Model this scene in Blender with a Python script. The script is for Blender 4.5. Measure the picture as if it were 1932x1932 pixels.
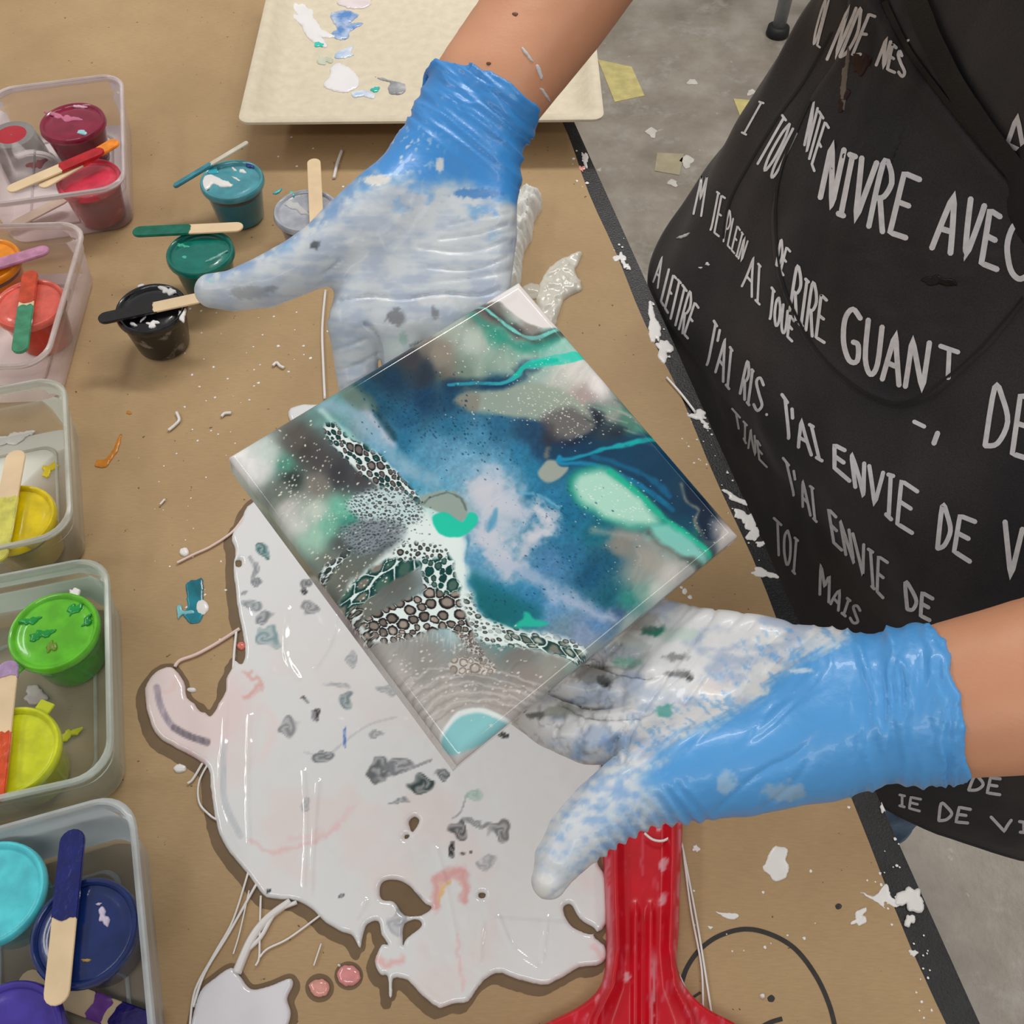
import bpy, bmesh, math, random
import numpy as np
from mathutils import Vector, Matrix
from mathutils.bvhtree import BVHTree
import mathutils.geometry as mgeo

for _o in list(bpy.data.objects):
    bpy.data.objects.remove(_o)
scene = bpy.context.scene
COL = scene.collection
random.seed(7)
rng = np.random.default_rng(11)

# ------------------------------------------------------------------ camera
F_PX = 1937.0                     # focal length for a 1932 px frame
TILT = math.radians(35.0)         # away from straight down
TT = 0.75                         # table height
HC = 0.675                        # camera height above the table
cam_data = bpy.data.cameras.new('camera')
cam_data.sensor_width = 36.0
cam_data.sensor_fit = 'HORIZONTAL'
cam_data.lens = 36.0 * F_PX / 1932.0
cam_data.clip_start = 0.02
camera = bpy.data.objects.new('camera', cam_data)
COL.objects.link(camera)
camera.location = (0, 0, TT + HC)
camera.rotation_euler = (TILT, 0, 0)
cam_data.dof.use_dof = False
scene.camera = camera

# ------------------------------------------------------------------ world, lamps, exposure
world = bpy.data.worlds.new('room_light')
scene.world = world
world.use_nodes = True
bg = world.node_tree.nodes['Background']
bg.inputs[0].default_value = (1.0, 0.965, 0.92, 1)
bg.inputs[1].default_value = 0.42

def ceiling_lamp(name, loc, sx, sy, watts, col):
    d = bpy.data.lights.new(name, 'AREA')
    d.shape = 'RECTANGLE'; d.size = sx; d.size_y = sy
    d.energy = watts; d.color = col
    o = bpy.data.objects.new(name, d)
    o.location = loc
    COL.objects.link(o)
    return o
ceiling_lamp('ceiling_lamp', (-2.1, 0.6, 2.75), 0.30, 2.6, 26, (1.0, 0.985, 0.96))
ceiling_lamp('ceiling_lamp', (0.45, 1.85, 2.75), 1.6, 0.30, 44, (1.0, 0.97, 0.92))
ceiling_lamp('ceiling_lamp', (1.62, 0.5, 2.75), 0.36, 2.4, 20, (1.0, 0.97, 0.92))
ceiling_lamp('ceiling_lamp', (-0.25, -1.05, 2.75), 2.0, 0.30, 18, (1.0, 0.98, 0.95))

vs = scene.view_settings
vs.view_transform = 'Standard'
vs.look = 'None'
vs.exposure = -0.38
vs.gamma = 1.0
vs.use_curve_mapping = False

# ------------------------------------------------------------------ helpers
CT, ST = math.cos(TILT), math.sin(TILT)
CAM = np.array([0.0, 0.0, TT + HC])
def rays(px, py):
    u = (np.asarray(px, float) - 966.0) / F_PX
    v = (966.0 - np.asarray(py, float)) / F_PX
    u, v = np.broadcast_arrays(u, v)
    return np.stack([u, ST + v * CT, -CT + v * ST], -1)
def P(px, py, h=0.0):
    """point seen at a pixel of the photograph, at height h above the table top"""
    r = rays(px, py)
    t = (np.asarray(h) - HC) / r[..., 2]
    return CAM + r * t[..., None]
def V(px, py, h=0.0):
    return Vector(P(px, py, h).tolist())
def proj(p):
    """world point -> pixel of the photograph"""
    q = np.asarray(p, float) - CAM
    d = q[..., 1] * ST - q[..., 2] * CT
    up = q[..., 1] * CT + q[..., 2] * ST
    return 966 + F_PX * q[..., 0] / d, 966 - F_PX * up / d

def lin(c):
    c = np.asarray(c, float)
    if c.max() > 1.001: c = c / 255.0
    return np.where(c <= 0.04045, c / 12.92, ((c + 0.055) / 1.055) ** 2.4)
def L4(c):
    return tuple(lin(c).tolist()) + (1.0,)

def tag(o, label=None, cat=None, group=None, kind=None):
    if label: o['label'] = label
    if cat: o['category'] = cat
    if group: o['group'] = group
    if kind: o['kind'] = kind
    return o

def empty(name, loc, rz=0.0):
    o = bpy.data.objects.new(name, None)
    o.location = loc; o.rotation_euler = (0, 0, rz)
    o.empty_display_size = 0.02
    COL.objects.link(o)
    return o

def link(o, parent=None):
    COL.objects.link(o)
    if parent is not None:
        o.parent = parent
        if parent.type == 'EMPTY' and not parent.get('_local'):
            o.matrix_parent_inverse = parent_world(parent).inverted()
        elif parent.type == 'MESH':
            o.matrix_parent_inverse = parent_world(parent).inverted()
    return o
def parent_world(p):
    m = p.matrix_basis.copy()
    if p.parent is not None:
        m = parent_world(p.parent) @ p.matrix_parent_inverse @ m
    return m

def mesh_obj(name, verts, faces, mats, parent=None, smooth=True, cols=None, mat_idx=None):
    """one mesh object; verts in world coordinates; cols = linear rgb per vertex"""
    me = bpy.data.meshes.new(name)
    verts = np.asarray(verts, float)
    if isinstance(faces, np.ndarray):
        nv = faces.shape[1]
        me.vertices.add(len(verts)); me.vertices.foreach_set('co', verts.astype(np.float32).ravel())
        me.loops.add(faces.size); me.loops.foreach_set('vertex_index', faces.astype(np.int32).ravel())
        me.polygons.add(len(faces))
        me.polygons.foreach_set('loop_start', np.arange(0, faces.size, nv, dtype=np.int32))
        me.polygons.foreach_set('loop_total', np.full(len(faces), nv, dtype=np.int32))
        me.update(calc_edges=True)
    else:
        me.from_pydata(verts.tolist(), [], faces)
    me.validate(clean_customdata=False)
    if not isinstance(mats, (list, tuple)): mats = [mats]
    for m in mats: me.materials.append(m)
    if mat_idx is not None:
        me.polygons.foreach_set('material_index', np.asarray(mat_idx, dtype=np.int32))
    if smooth:
        me.polygons.foreach_set('use_smooth', np.ones(len(me.polygons), dtype=bool))
    if cols is not None:
        at = me.color_attributes.new('Col', 'FLOAT_COLOR', 'POINT')
        c = np.ones((len(verts), 4), np.float32); c[:, :3] = cols[:, :3]
        at.data.foreach_set('color', c.ravel())
    o = bpy.data.objects.new(name, me)
    return link(o, parent)

def bm_obj(name, bm, mats, parent=None, smooth=False, auto=None):
    me = bpy.data.meshes.new(name)
    bmesh.ops.recalc_face_normals(bm, faces=bm.faces[:])
    bm.to_mesh(me); bm.free()
    if not isinstance(mats, (list, tuple)): mats = [mats]
    for m in mats: me.materials.append(m)
    if smooth:
        me.polygons.foreach_set('use_smooth', np.ones(len(me.polygons), dtype=bool))
        if auto:
            me.set_sharp_from_angle(angle=math.radians(auto))
    o = bpy.data.objects.new(name, me)
    return link(o, parent)

# ---- noise (numpy)
def _hash(ix, iy, s):
    n = (ix * 374761393 + iy * 668265263 + s * 1274126177) & 0xffffffff
    n = ((n ^ (n >> 13)) * 1274126177) & 0xffffffff
    n = n ^ (n >> 16)
    return (n & 0xffff) / 65535.0
def vnoise(x, y, s=0):
    x = np.asarray(x, float); y = np.asarray(y, float)
    ix = np.floor(x).astype(np.int64); iy = np.floor(y).astype(np.int64)
    fx = x - ix; fy = y - iy
    fx = fx * fx * (3 - 2 * fx); fy = fy * fy * (3 - 2 * fy)
    a = _hash(ix, iy, s); b = _hash(ix + 1, iy, s); c = _hash(ix, iy + 1, s); d = _hash(ix + 1, iy + 1, s)
    return (a * (1 - fx) + b * fx) * (1 - fy) + (c * (1 - fx) + d * fx) * fy
def fbm(x, y, s=0, o=4):
    t = 0; a = 0.5; n = 0
    for k in range(o):
        t = t + a * vnoise(x * 2 ** k + 17.3 * k, y * 2 ** k - 9.1 * k, s + k); n += a; a *= 0.5
    return t / n                      # 0..1
def sstep(a, b, x):
    t = np.clip((x - a) / (b - a), 0, 1)
    return t * t * (3 - 2 * t)
def mixc(c0, c1, f):
    f = np.asarray(f)[..., None]
    return c0 * (1 - f) + np.asarray(c1) * f

# ---- polygons in pixel space
def smooth_poly(pts, n=6, closed=True):
    """Catmull-Rom through the points"""
    p = np.asarray(pts, float); N = len(p); out = []
    rngk = range(N) if closed else range(N - 1)
    for i in rngk:
        if closed: a, b, c, d = p[i - 1], p[i], p[(i + 1) % N], p[(i + 2) % N]
        else: a, b, c, d = p[max(i - 1, 0)], p[i], p[i + 1], p[min(i + 2, N - 1)]
        for t in np.arange(n) / n:
            out.append(0.5 * ((2 * b) + (-a + c) * t + (2 * a - 5 * b + 4 * c - d) * t * t + (-a + 3 * b - 3 * c + d) * t ** 3))
    if not closed: out.append(p[-1])
    return np.array(out)
def seg_dist(x, y, poly, closed=True):
    """unsigned distance to a polyline"""
    d = np.full(x.shape, 1e9)
    n = len(poly)
    for i in range(n if closed else n - 1):
        ax, ay = poly[i]; bx, by = poly[(i + 1) % n]
        ex, ey = bx - ax, by - ay
        l2 = ex * ex + ey * ey + 1e-12
        t = np.clip(((x - ax) * ex + (y - ay) * ey) / l2, 0, 1)
        d = np.minimum(d, (x - ax - t * ex) ** 2 + (y - ay - t * ey) ** 2)
    return np.sqrt(d)
def inside(x, y, poly):
    r = np.zeros(x.shape, bool); n = len(poly); j = n - 1
    for i in range(n):
        xi, yi = poly[i]; xj, yj = poly[j]
        if yi != yj:
            r ^= ((yi > y) != (yj > y)) & (x < (xj - xi) * (y - yi) / (yj - yi) + xi)
        j = i
    return r
def sdf(x, y, poly):
    """positive inside"""
    d = seg_dist(x, y, poly)
    return np.where(inside(x, y, poly), d, -d)

def marching(xs, ys, S):
    """marching squares of S>0 -> points (k,2), list of faces (tuples)"""
    ny, nx = S.shape
    vid = {}; pts = []; faces = []
    def vert(key, x, y):
        if key not in vid:
            vid[key] = len(pts); pts.append((x, y))
        return vid[key]
    ins = S > 0
    c = ins[:-1, :-1].astype(int) + ins[:-1, 1:] + ins[1:, 1:] + ins[1:, :-1]
    for j, i in zip(*np.nonzero(c)):
        q = [(j, i), (j, i + 1), (j + 1, i + 1), (j + 1, i)]
        f = []
        for k in range(4):
            a = q[k]; b = q[(k + 1) % 4]
            ia, ib = ins[a], ins[b]
            if ia: f.append(vert(a, xs[a[1]], ys[a[0]]))
            if ia != ib:
                sa, sb = S[a], S[b]; t = sa / (sa - sb)
                t = min(max(t, 0.02), 0.98)
                key = (min(a, b), max(a, b))
                f.append(vert(key, xs[a[1]] + t * (xs[b[1]] - xs[a[1]]), ys[a[0]] + t * (ys[b[0]] - ys[a[0]])))
        if len(f) >= 3: faces.append(tuple(f))
    return np.array(pts), faces

def blob(name, sdfun, box, step, project, height, mats, parent=None, colfun=None, drop=0.0004, skirt=True):
    """raised film of paint: sdfun(x,y) >0 inside, in photo pixels; project(x,y) -> (points, normals);
    height(x,y,d) in metres"""
    xs = np.arange(box[0], box[2] + step, step, float); ys = np.arange(box[1], box[3] + step, step, float)
    X, Y = np.meshgrid(xs, ys)
    S = sdfun(X, Y)
    pts, faces = marching(xs, ys, S)
    if not len(faces): return None
    x, y = pts[:, 0], pts[:, 1]
    d = np.maximum(sdfun(x, y), 0)
    p, n = project(x, y)
    hgt = height(x, y, d)
    v = p + n * hgt[:, None]
    # skirt along the outline, down to the surface
    if skirt:
        cnt = {}
        for f in faces:
            for k in range(len(f)):
                a, b = f[k], f[(k + 1) % len(f)]
                e = (min(a, b), max(a, b))
                cnt[e] = None if e in cnt else (a, b)
        bmap = {}; extra = []
        base = len(v)
        for e, ab in cnt.items():
            if ab is None: continue
            for q in ab:
                if q not in bmap:
                    bmap[q] = base + len(extra)
                    extra.append(p[q] - n[q] * drop)
            a, b = ab
            faces.append((b, a, bmap[a], bmap[b]))
        if extra:
            v = np.vstack([v, np.array(extra)])
            inv = np.empty(len(extra), int)
            for q, k in bmap.items(): inv[k - base] = q
            x = np.concatenate([x, x[inv]]); y = np.concatenate([y, y[inv]])
    # counter-clockwise towards the camera: image y runs down, so flip
    faces = [tuple(reversed(f)) for f in faces]
    cols = colfun(x, y) if colfun is not None else None
    return mesh_obj(name, v, faces, mats, parent, True, cols)

def on_table(h0=0.0):
    def f(x, y):
        p = P(x, y, h0)
        n = np.zeros_like(p); n[..., 2] = 1
        return p, n
    return f

# ---- tubes
def tube_data(path, rad, n=6, cap=True):
    path = [Vector(p) for p in path]
    if not hasattr(rad, '__len__'): rad = [rad] * len(path)
    vs, fs = [], []
    up = Vector((0, 0, 1)); prev = None
    for i, p in enumerate(path):
        t = (path[min(i + 1, len(path) - 1)] - path[max(i - 1, 0)])
        if t.length < 1e-9: t = Vector((1, 0, 0))
        t.normalize()
        a = t.cross(up if prev is None else prev)
        if a.length < 1e-4: a = t.cross(Vector((1, 0, 0)))
        a.normalize(); b = t.cross(a).normalized()
        prev = a.cross(t).normalized()
        for k in range(n):
            w = 2 * math.pi * k / n
            vs.append(p + rad[i] * (math.cos(w) * a + math.sin(w) * b))
    for i in range(len(path) - 1):
        for k in range(n):
            k2 = (k + 1) % n
            fs.append((i * n + k, i * n + k2, (i + 1) * n + k2, (i + 1) * n + k))
    if cap:
        fs.append(tuple(range(n))); fs.append(tuple(reversed(range((len(path) - 1) * n, len(path) * n))))
    return vs, fs
def tube(name, path, rad, mat, parent=None, n=6):
    vs, fs = tube_data(path, rad, n)
    bm = bmesh.new()
    q = [bm.verts.new(v) for v in vs]
    for f in fs: bm.faces.new([q[k] for k in f])
    return bm_obj(name, bm, mat, parent, True)

# ---- materials
def new_mat(name):
    m = bpy.data.materials.new(name); m.use_nodes = True
    nt = m.node_tree
    return m, nt, nt.nodes['Principled BSDF']
def pm(name, col, rough=0.5, var=0.12, scale=30.0, bump=0.0, bscale=None, coat=0.0, metal=0.0, spec=0.5,
       attr=False, detail=4.0, sub=0.0, col2=None, lo=0.35, hi=0.65):
    """procedural principled material: colour varied by noise, optional vertex colour, bump"""
    m, nt, b = new_mat(name)
    N = nt.nodes; Lk = nt.links
    tc = N.new('ShaderNodeTexCoord')
    nz = N.new('ShaderNodeTexNoise'); nz.inputs['Scale'].default_value = scale; nz.inputs['Detail'].default_value = detail
    Lk.new(tc.outputs['Object'], nz.inputs['Vector'])
    if attr:
        at = N.new('ShaderNodeAttribute'); at.attribute_name = 'Col'
        src = at.outputs['Color']
    else:
        rp = N.new('ShaderNodeValToRGB')
        c = lin(col)
        d = lin(col2) if col2 is not None else np.clip(c * (1 + var), 0, 1)
        e = c if col2 is not None else c * (1 - var)
        rp.color_ramp.elements[0].position = lo; rp.color_ramp.elements[0].color = (*e, 1)
        rp.color_ramp.elements[1].position = hi; rp.color_ramp.elements[1].color = (*d, 1)
        Lk.new(nz.outputs['Fac'], rp.inputs['Fac'])
        src = rp.outputs['Color']
    Lk.new(src, b.inputs['Base Color'])
    b.inputs['Roughness'].default_value = rough
    b.inputs['Metallic'].default_value = metal
    b.inputs['Specular IOR Level'].default_value = spec
    b.inputs['Coat Weight'].default_value = coat
    b.inputs['Coat Roughness'].default_value = 0.04
    if sub:
        b.inputs['Subsurface Weight'].default_value = sub
        b.inputs['Subsurface Radius'].default_value = (0.012, 0.005, 0.003)
        b.inputs['Subsurface Scale'].default_value = 0.5
    if bump:
        n2 = N.new('ShaderNodeTexNoise'); n2.inputs['Scale'].default_value = bscale or scale * 3
        n2.inputs['Detail'].default_value = 5
        Lk.new(tc.outputs['Object'], n2.inputs['Vector'])
        bp = N.new('ShaderNodeBump'); bp.inputs['Strength'].default_value = bump
        bp.inputs['Distance'].default_value = 0.002
        Lk.new(n2.outputs['Fac'], bp.inputs['Height'])
        Lk.new(bp.outputs['Normal'], b.inputs['Normal'])
    return m
def clear_plastic(name, tint, body=0.16, rough=0.12):
    """thin translucent plastic: mostly see-through, with a milky body and gloss"""
    m, nt, b = new_mat(name)
    N = nt.nodes; Lk = nt.links
    b.inputs['Base Color'].default_value = L4(tint); b.inputs['Roughness'].default_value = rough
    tr = N.new('ShaderNodeBsdfTransparent'); tr.inputs[0].default_value = tuple((0.55 + 0.45 * lin(tint)).tolist()) + (1,)
    fr = N.new('ShaderNodeFresnel'); fr.inputs[0].default_value = 1.45
    nz = N.new('ShaderNodeTexNoise'); nz.inputs['Scale'].default_value = 25; nz.inputs['Detail'].default_value = 5
    tc = N.new('ShaderNodeTexCoord'); Lk.new(tc.outputs['Object'], nz.inputs['Vector'])
    mr = N.new('ShaderNodeMapRange'); mr.inputs[1].default_value = 0.3; mr.inputs[2].default_value = 0.8
    mr.inputs[3].default_value = body * 0.6; mr.inputs[4].default_value = body * 1.6
    Lk.new(nz.outputs['Fac'], mr.inputs[0])
    ad = N.new('ShaderNodeMath'); ad.operation = 'ADD'; ad.use_clamp = True
    Lk.new(fr.outputs[0], ad.inputs[0]); Lk.new(mr.outputs[0], ad.inputs[1])
    mx = N.new('ShaderNodeMixShader')
    Lk.new(ad.outputs[0], mx.inputs[0]); Lk.new(tr.outputs[0], mx.inputs[1]); Lk.new(b.outputs[0], mx.inputs[2])
    Lk.new(mx.outputs[0], N['Material Output'].inputs['Surface'])
    return m
# ================================================================== floor, table, paper
def concrete():
    m, nt, b = new_mat('painted_concrete')
    N = nt.nodes; Lk = nt.links
    tc = N.new('ShaderNodeTexCoord')
    def noise(s, d, r=0.6):
        n = N.new('ShaderNodeTexNoise'); n.inputs['Scale'].default_value = s; n.inputs['Detail'].default_value = d
        n.inputs['Roughness'].default_value = r
        Lk.new(tc.outputs['Object'], n.inputs['Vector']); return n
    def ramp(src, stops):
        r = N.new('ShaderNodeValToRGB'); cr = r.color_ramp
        while len(cr.elements) > len(stops): cr.elements.remove(cr.elements[-1])
        while len(cr.elements) < len(stops): cr.elements.new(0.5)
        for e, (p, c) in zip(cr.elements, stops): e.position = p; e.color = c
        Lk.new(src, r.inputs['Fac']); return r
    base = ramp(noise(5, 8, 0.65).outputs['Fac'], [(0.3, L4((126, 117, 105))), (0.5, L4((152, 143, 131))), (0.72, L4((178, 171, 161)))])
    blot = ramp(noise(9.0, 6, 0.7).outputs['Fac'], [(0.55, (0, 0, 0, 1)), (0.66, (1, 1, 1, 1))])
    spots = ramp(noise(34, 3, 0.5).outputs['Fac'], [(0.70, (0, 0, 0, 1)), (0.76, (.7, .7, .7, 1))])
    m1 = N.new('ShaderNodeMixRGB'); m1.inputs[2].default_value = L4((176, 172, 166))
    mul = N.new('ShaderNodeMath'); mul.operation = 'MULTIPLY'; mul.inputs[1].default_value = 0.6
    Lk.new(blot.outputs[0], mul.inputs[0]); Lk.new(mul.outputs[0], m1.inputs[0]); Lk.new(base.outputs[0], m1.inputs[1])
    m2 = N.new('ShaderNodeMixRGB'); m2.inputs[2].default_value = L4((200, 196, 188))
    Lk.new(spots.outputs[0], m2.inputs[0]); Lk.new(m1.outputs[0], m2.inputs[1])
    Lk.new(m2.outputs[0], b.inputs['Base Color'])
    b.inputs['Roughness'].default_value = 0.30
    bp = N.new('ShaderNodeBump'); bp.inputs['Strength'].default_value = 0.25; bp.inputs['Distance'].default_value = 0.003
    Lk.new(noise(60, 5).outputs['Fac'], bp.inputs['Height']); Lk.new(bp.outputs[0], b.inputs['Normal'])
    return m
bm = bmesh.new()
bmesh.ops.create_grid(bm, x_segments=8, y_segments=8, size=3.0)
bmesh.ops.translate(bm, verts=bm.verts, vec=(0, 1.0, 0))
floor = bm_obj('floor', bm, concrete())
tag(floor, 'grey concrete workshop floor speckled with old paint', 'floor', kind='structure')

# ---- table frame of reference: right edge seen in the photo
EA = V(1854, 1932); EB = V(1085, 228)
ED = (EB - EA); ED.z = 0; ED.normalize()           # away from the viewer along the right edge
EL = Vector((-ED.y, ED.x, 0))                       # to the left, across the table
def TB(a, l, z=0.0):
    return EA + ED * a + EL * l + Vector((0, 0, z))

def box_bm(c, dx, dy, dz, sx, sy, sz, bev=0.0):
    """box with axes dx,dy,dz (unit vectors) and full sizes"""
    bm = bmesh.new()
    r = bmesh.ops.create_cube(bm, size=1.0)
    M = Matrix(((dx[0] * sx, dy[0] * sy, dz[0] * sz, c[0]), (dx[1] * sx, dy[1] * sy, dz[1] * sz, c[1]),
                (dx[2] * sx, dy[2] * sy, dz[2] * sz, c[2]), (0, 0, 0, 1)))
    bmesh.ops.transform(bm, matrix=M, verts=bm.verts)
    if bev: bmesh.ops.bevel(bm, geom=bm.edges[:], offset=bev, segments=2, affect='EDGES')
    return bm
UZ = Vector((0, 0, 1))
black_edge = pm('black_table_laminate', (24, 25, 28), rough=0.38, var=0.3, scale=60, bump=0.35, bscale=700)
TABLE_A0, TABLE_A1, TABLE_W = -0.35, 1.62, 0.82
table = empty('work_table', TB(0.6, 0.4, -TT))
tag(table, 'long black-edged work table covered with brown paper', 'table')
top = box_bm(TB((TABLE_A0 + TABLE_A1) / 2, TABLE_W / 2, -0.0165), ED, EL, UZ, TABLE_A1 - TABLE_A0, TABLE_W, 0.032, 0.003)
bm_obj('table_top', top, black_edge, table)
legm = pm('black_metal_leg', (28, 28, 30), rough=0.4, metal=0.6)
for a in (TABLE_A0 + 0.08, TABLE_A1 - 0.08):
    for l in (0.10, TABLE_W - 0.08):
        bm_obj('leg', box_bm(TB(a, l, -0.0335 - 0.358), ED, EL, UZ, 0.035, 0.035, 0.716, 0.003), legm, table)

def kraft():
    m, nt, b = new_mat('kraft_paper')
    N = nt.nodes; Lk = nt.links
    tc = N.new('ShaderNodeTexCoord')
    def noise(s, d, r=0.55, vec=None):
        n = N.new('ShaderNodeTexNoise'); n.inputs['Scale'].default_value = s; n.inputs['Detail'].default_value = d
        n.inputs['Roughness'].default_value = r
        Lk.new(vec or tc.outputs['Object'], n.inputs['Vector']); return n
    big = N.new('ShaderNodeValToRGB')
    big.color_ramp.elements[0].position = 0.32; big.color_ramp.elements[0].color = L4((165, 137, 100))
    big.color_ramp.elements[1].position = 0.68; big.color_ramp.elements[1].color = L4((181, 153, 114))
    Lk.new(noise(7, 5).outputs['Fac'], big.inputs['Fac'])
    mp = N.new('ShaderNodeMapping'); mp.inputs['Scale'].default_value = (60, 420, 60)
    mp.inputs['Rotation'].default_value = (0, 0, 1.1)
    Lk.new(tc.outputs['Object'], mp.inputs['Vector'])
    fib = noise(2.0, 4, 0.6, mp.outputs[0])
    fr = N.new('ShaderNodeMapRange'); fr.inputs[1].default_value = 0.3; fr.inputs[2].default_value = 0.7
    fr.inputs[3].default_value = 0.93; fr.inputs[4].default_value = 1.06
    Lk.new(fib.outputs['Fac'], fr.inputs[0])
    hs = N.new('ShaderNodeHueSaturation'); Lk.new(fr.outputs[0], hs.inputs['Value']); Lk.new(big.outputs[0], hs.inputs['Color'])
    sp = N.new('ShaderNodeValToRGB')
    sp.color_ramp.elements[0].position = 0.735; sp.color_ramp.elements[0].color = (0, 0, 0, 1)
    sp.color_ramp.elements[1].position = 0.76; sp.color_ramp.elements[1].color = (1, 1, 1, 1)
    Lk.new(noise(190, 2).outputs['Fac'], sp.inputs['Fac'])
    mx = N.new('ShaderNodeMixRGB'); mx.inputs[2].default_value = L4((110, 84, 58))
    Lk.new(sp.outputs[0], mx.inputs[0]); Lk.new(hs.outputs[0], mx.inputs[1])
    Lk.new(mx.outputs[0], b.inputs['Base Color'])
    b.inputs['Roughness'].default_value = 0.62
    b.inputs['Specular IOR Level'].default_value = 0.35
    ad = N.new('ShaderNodeMath'); ad.operation = 'ADD'
    Lk.new(noise(5.5, 3).outputs['Fac'], ad.inputs[0])
    sc = N.new('ShaderNodeMath'); sc.operation = 'MULTIPLY'; sc.inputs[1].default_value = 0.05
    Lk.new(noise(900, 3).outputs['Fac'], sc.inputs[0]); Lk.new(sc.outputs[0], ad.inputs[1])
    bp = N.new('ShaderNodeBump'); bp.inputs['Strength'].default_value = 0.5; bp.inputs['Distance'].default_value = 0.004
    Lk.new(ad.outputs[0], bp.inputs['Height']); Lk.new(bp.outputs[0], b.inputs['Normal'])
    return m
# the sheet: its right edge lies inside the table edge and wanders a little
SA = V(1791, 1932); SB = V(1057, 228)
PAPER_H = 0.0
bm = bmesh.new()
na = 60
rows = []
for i in range(na + 1):
    a = TABLE_A0 + 0.01 + (TABLE_A1 - TABLE_A0 - 0.02) * i / na
    t = (a - (SA - EA).dot(ED)) / ((SB - SA).dot(ED))
    q = SA.lerp(SB, t)
    wob = 0.0022 * math.sin(9 * t + 1) + 0.0012 * math.sin(31 * t)
    right = q + EL * wob
    row = []
    for k in range(9):
        w = k / 8
        p = right.lerp(TB(a, TABLE_W - 0.01), w)
        row.append(p)
    rows.append(row)
def sheet(bm, rows, z):
    vv = [[bm.verts.new((p.x, p.y, z)) for p in r] for r in rows]
    ff = []
    for i in range(len(vv) - 1):
        for k in range(len(vv[0]) - 1):
            ff.append(bm.faces.new((vv[i][k], vv[i][k + 1], vv[i + 1][k + 1], vv[i + 1][k])))
    return vv, ff
vv, ff = sheet(bm, rows, TT)
ex = bmesh.ops.extrude_face_region(bm, geom=ff)
bmesh.ops.translate(bm, verts=[g for g in ex['geom'] if isinstance(g, bmesh.types.BMVert)], vec=(0, 0, -0.0004))
paper = bm_obj('kraft_paper', bm, kraft())
tag(paper, 'brown kraft paper sheet spread over the work table', 'paper')

# ---- yellow tape on the floor
tape_m = pm('faded_yellow_tape', (205, 192, 128), rough=0.6, var=0.12, scale=40)
def floor_patch(name, quad, mat, label, cat, group=None):
    bm = bmesh.new()
    top = [bm.verts.new(V(x, y, -TT + 0.0015)) for x, y in quad]
    f = bm.faces.new(top)
    r = bmesh.ops.extrude_face_region(bm, geom=[f])
    bmesh.ops.translate(bm, verts=[g for g in r['geom'] if isinstance(g, bmesh.types.BMVert)], vec=(0, 0, -0.0014))
    o = bm_obj(name, bm, mat)
    return tag(o, label, cat, group)
floor_patch('floor_tape', [(1128, 112), (1192, 126), (1216, 180), (1160, 192)], tape_m,
            'faded yellow tape strip on the floor beside the tray', 'tape', 'tape on the floor')
floor_patch('floor_tape', [(1384, 186), (1432, 190), (1430, 230), (1400, 228)], tape_m,
            'faded yellow tape scrap on the floor beside the apron', 'tape', 'tape on the floor')
floor_patch('floor_tape', [(1240, 288), (1290, 290), (1282, 330), (1235, 322)], pm('pale_tape', (170, 160, 132), rough=0.6),
            'pale worn tape scrap on the floor between table and apron', 'tape', 'tape on the floor')
for k, (x, y, s) in enumerate([(1306, 154, 9), (1417, 174, 8), (1392, 262, 9), (1296, 305, 12), (1230, 250, 10), (1270, 345, 9)]):
    c = [(x + s * (1 + 0.4 * math.sin(3 * t + k)) * math.cos(t), y + 0.8 * s * (1 + 0.4 * math.cos(2 * t + k)) * math.sin(t)) for t in np.linspace(0, 6.28, 12)[:-1]]
    floor_patch('floor_splat', c, pm('floor_white_paint', (205, 200, 192), rough=0.5), 'small dried white paint splat on the concrete floor', 'paint splat', 'paint splats on the floor')

# ---- stool leg standing on the floor at the far side
sb = V(1466, 66, -TT)
stool = empty('stool', sb)
tag(stool, 'grey metal stool with black rubber foot standing on the floor', 'stool')
grey_tube = pm('grey_painted_tube', (150, 153, 158), rough=0.35, metal=0.3)
rubber = pm('black_rubber', (20, 20, 22), rough=0.6)
sdx, sdy = Vector((1, 0.25, 0)).normalized(), Vector((-0.25, 1, 0)).normalized()
sc_ = sb + sdx * 0.16 + sdy * 0.16
seat_c = Vector((sc_.x, sc_.y, 0.62))
for u in (-1, 1):
    for w in (-1, 1):
        base = sc_ + sdx * 0.16 * u + sdy * 0.16 * w
        topp = seat_c + sdx * 0.125 * u + sdy * 0.125 * w
        lg = tube('leg', [base + Vector((0, 0, 0.02)), base.lerp(topp, 0.5), topp], 0.0165, grey_tube, stool, 16)
        tube('rubber_foot', [base + Vector((0, 0, 0.0)), base + Vector((0, 0, 0.004)), base + Vector((0, 0, 0.022)), base + Vector((0, 0, 0.026))],
             [0.026, 0.029, 0.027, 0.02], rubber, lg, 18)
for (u0, w0, u1, w1) in ((-1, -1, 1, -1), (1, -1, 1, 1), (1, 1, -1, 1), (-1, 1, -1, -1)):
    f = 0.45
    a = (sc_ + sdx * 0.16 * u0 + sdy * 0.16 * w0).lerp(seat_c + sdx * 0.125 * u0 + sdy * 0.125 * w0, f)
    c = (sc_ + sdx * 0.16 * u1 + sdy * 0.16 * w1).lerp(seat_c + sdx * 0.125 * u1 + sdy * 0.125 * w1, f)
    tube('stretcher', [a, c], 0.009, grey_tube, stool, 12)
tube('seat', [seat_c, seat_c + Vector((0, 0, 0.004)), seat_c + Vector((0, 0, 0.034)), seat_c + Vector((0, 0, 0.04))], [0.165, 0.175, 0.175, 0.165], rubber, stool, 32)

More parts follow.
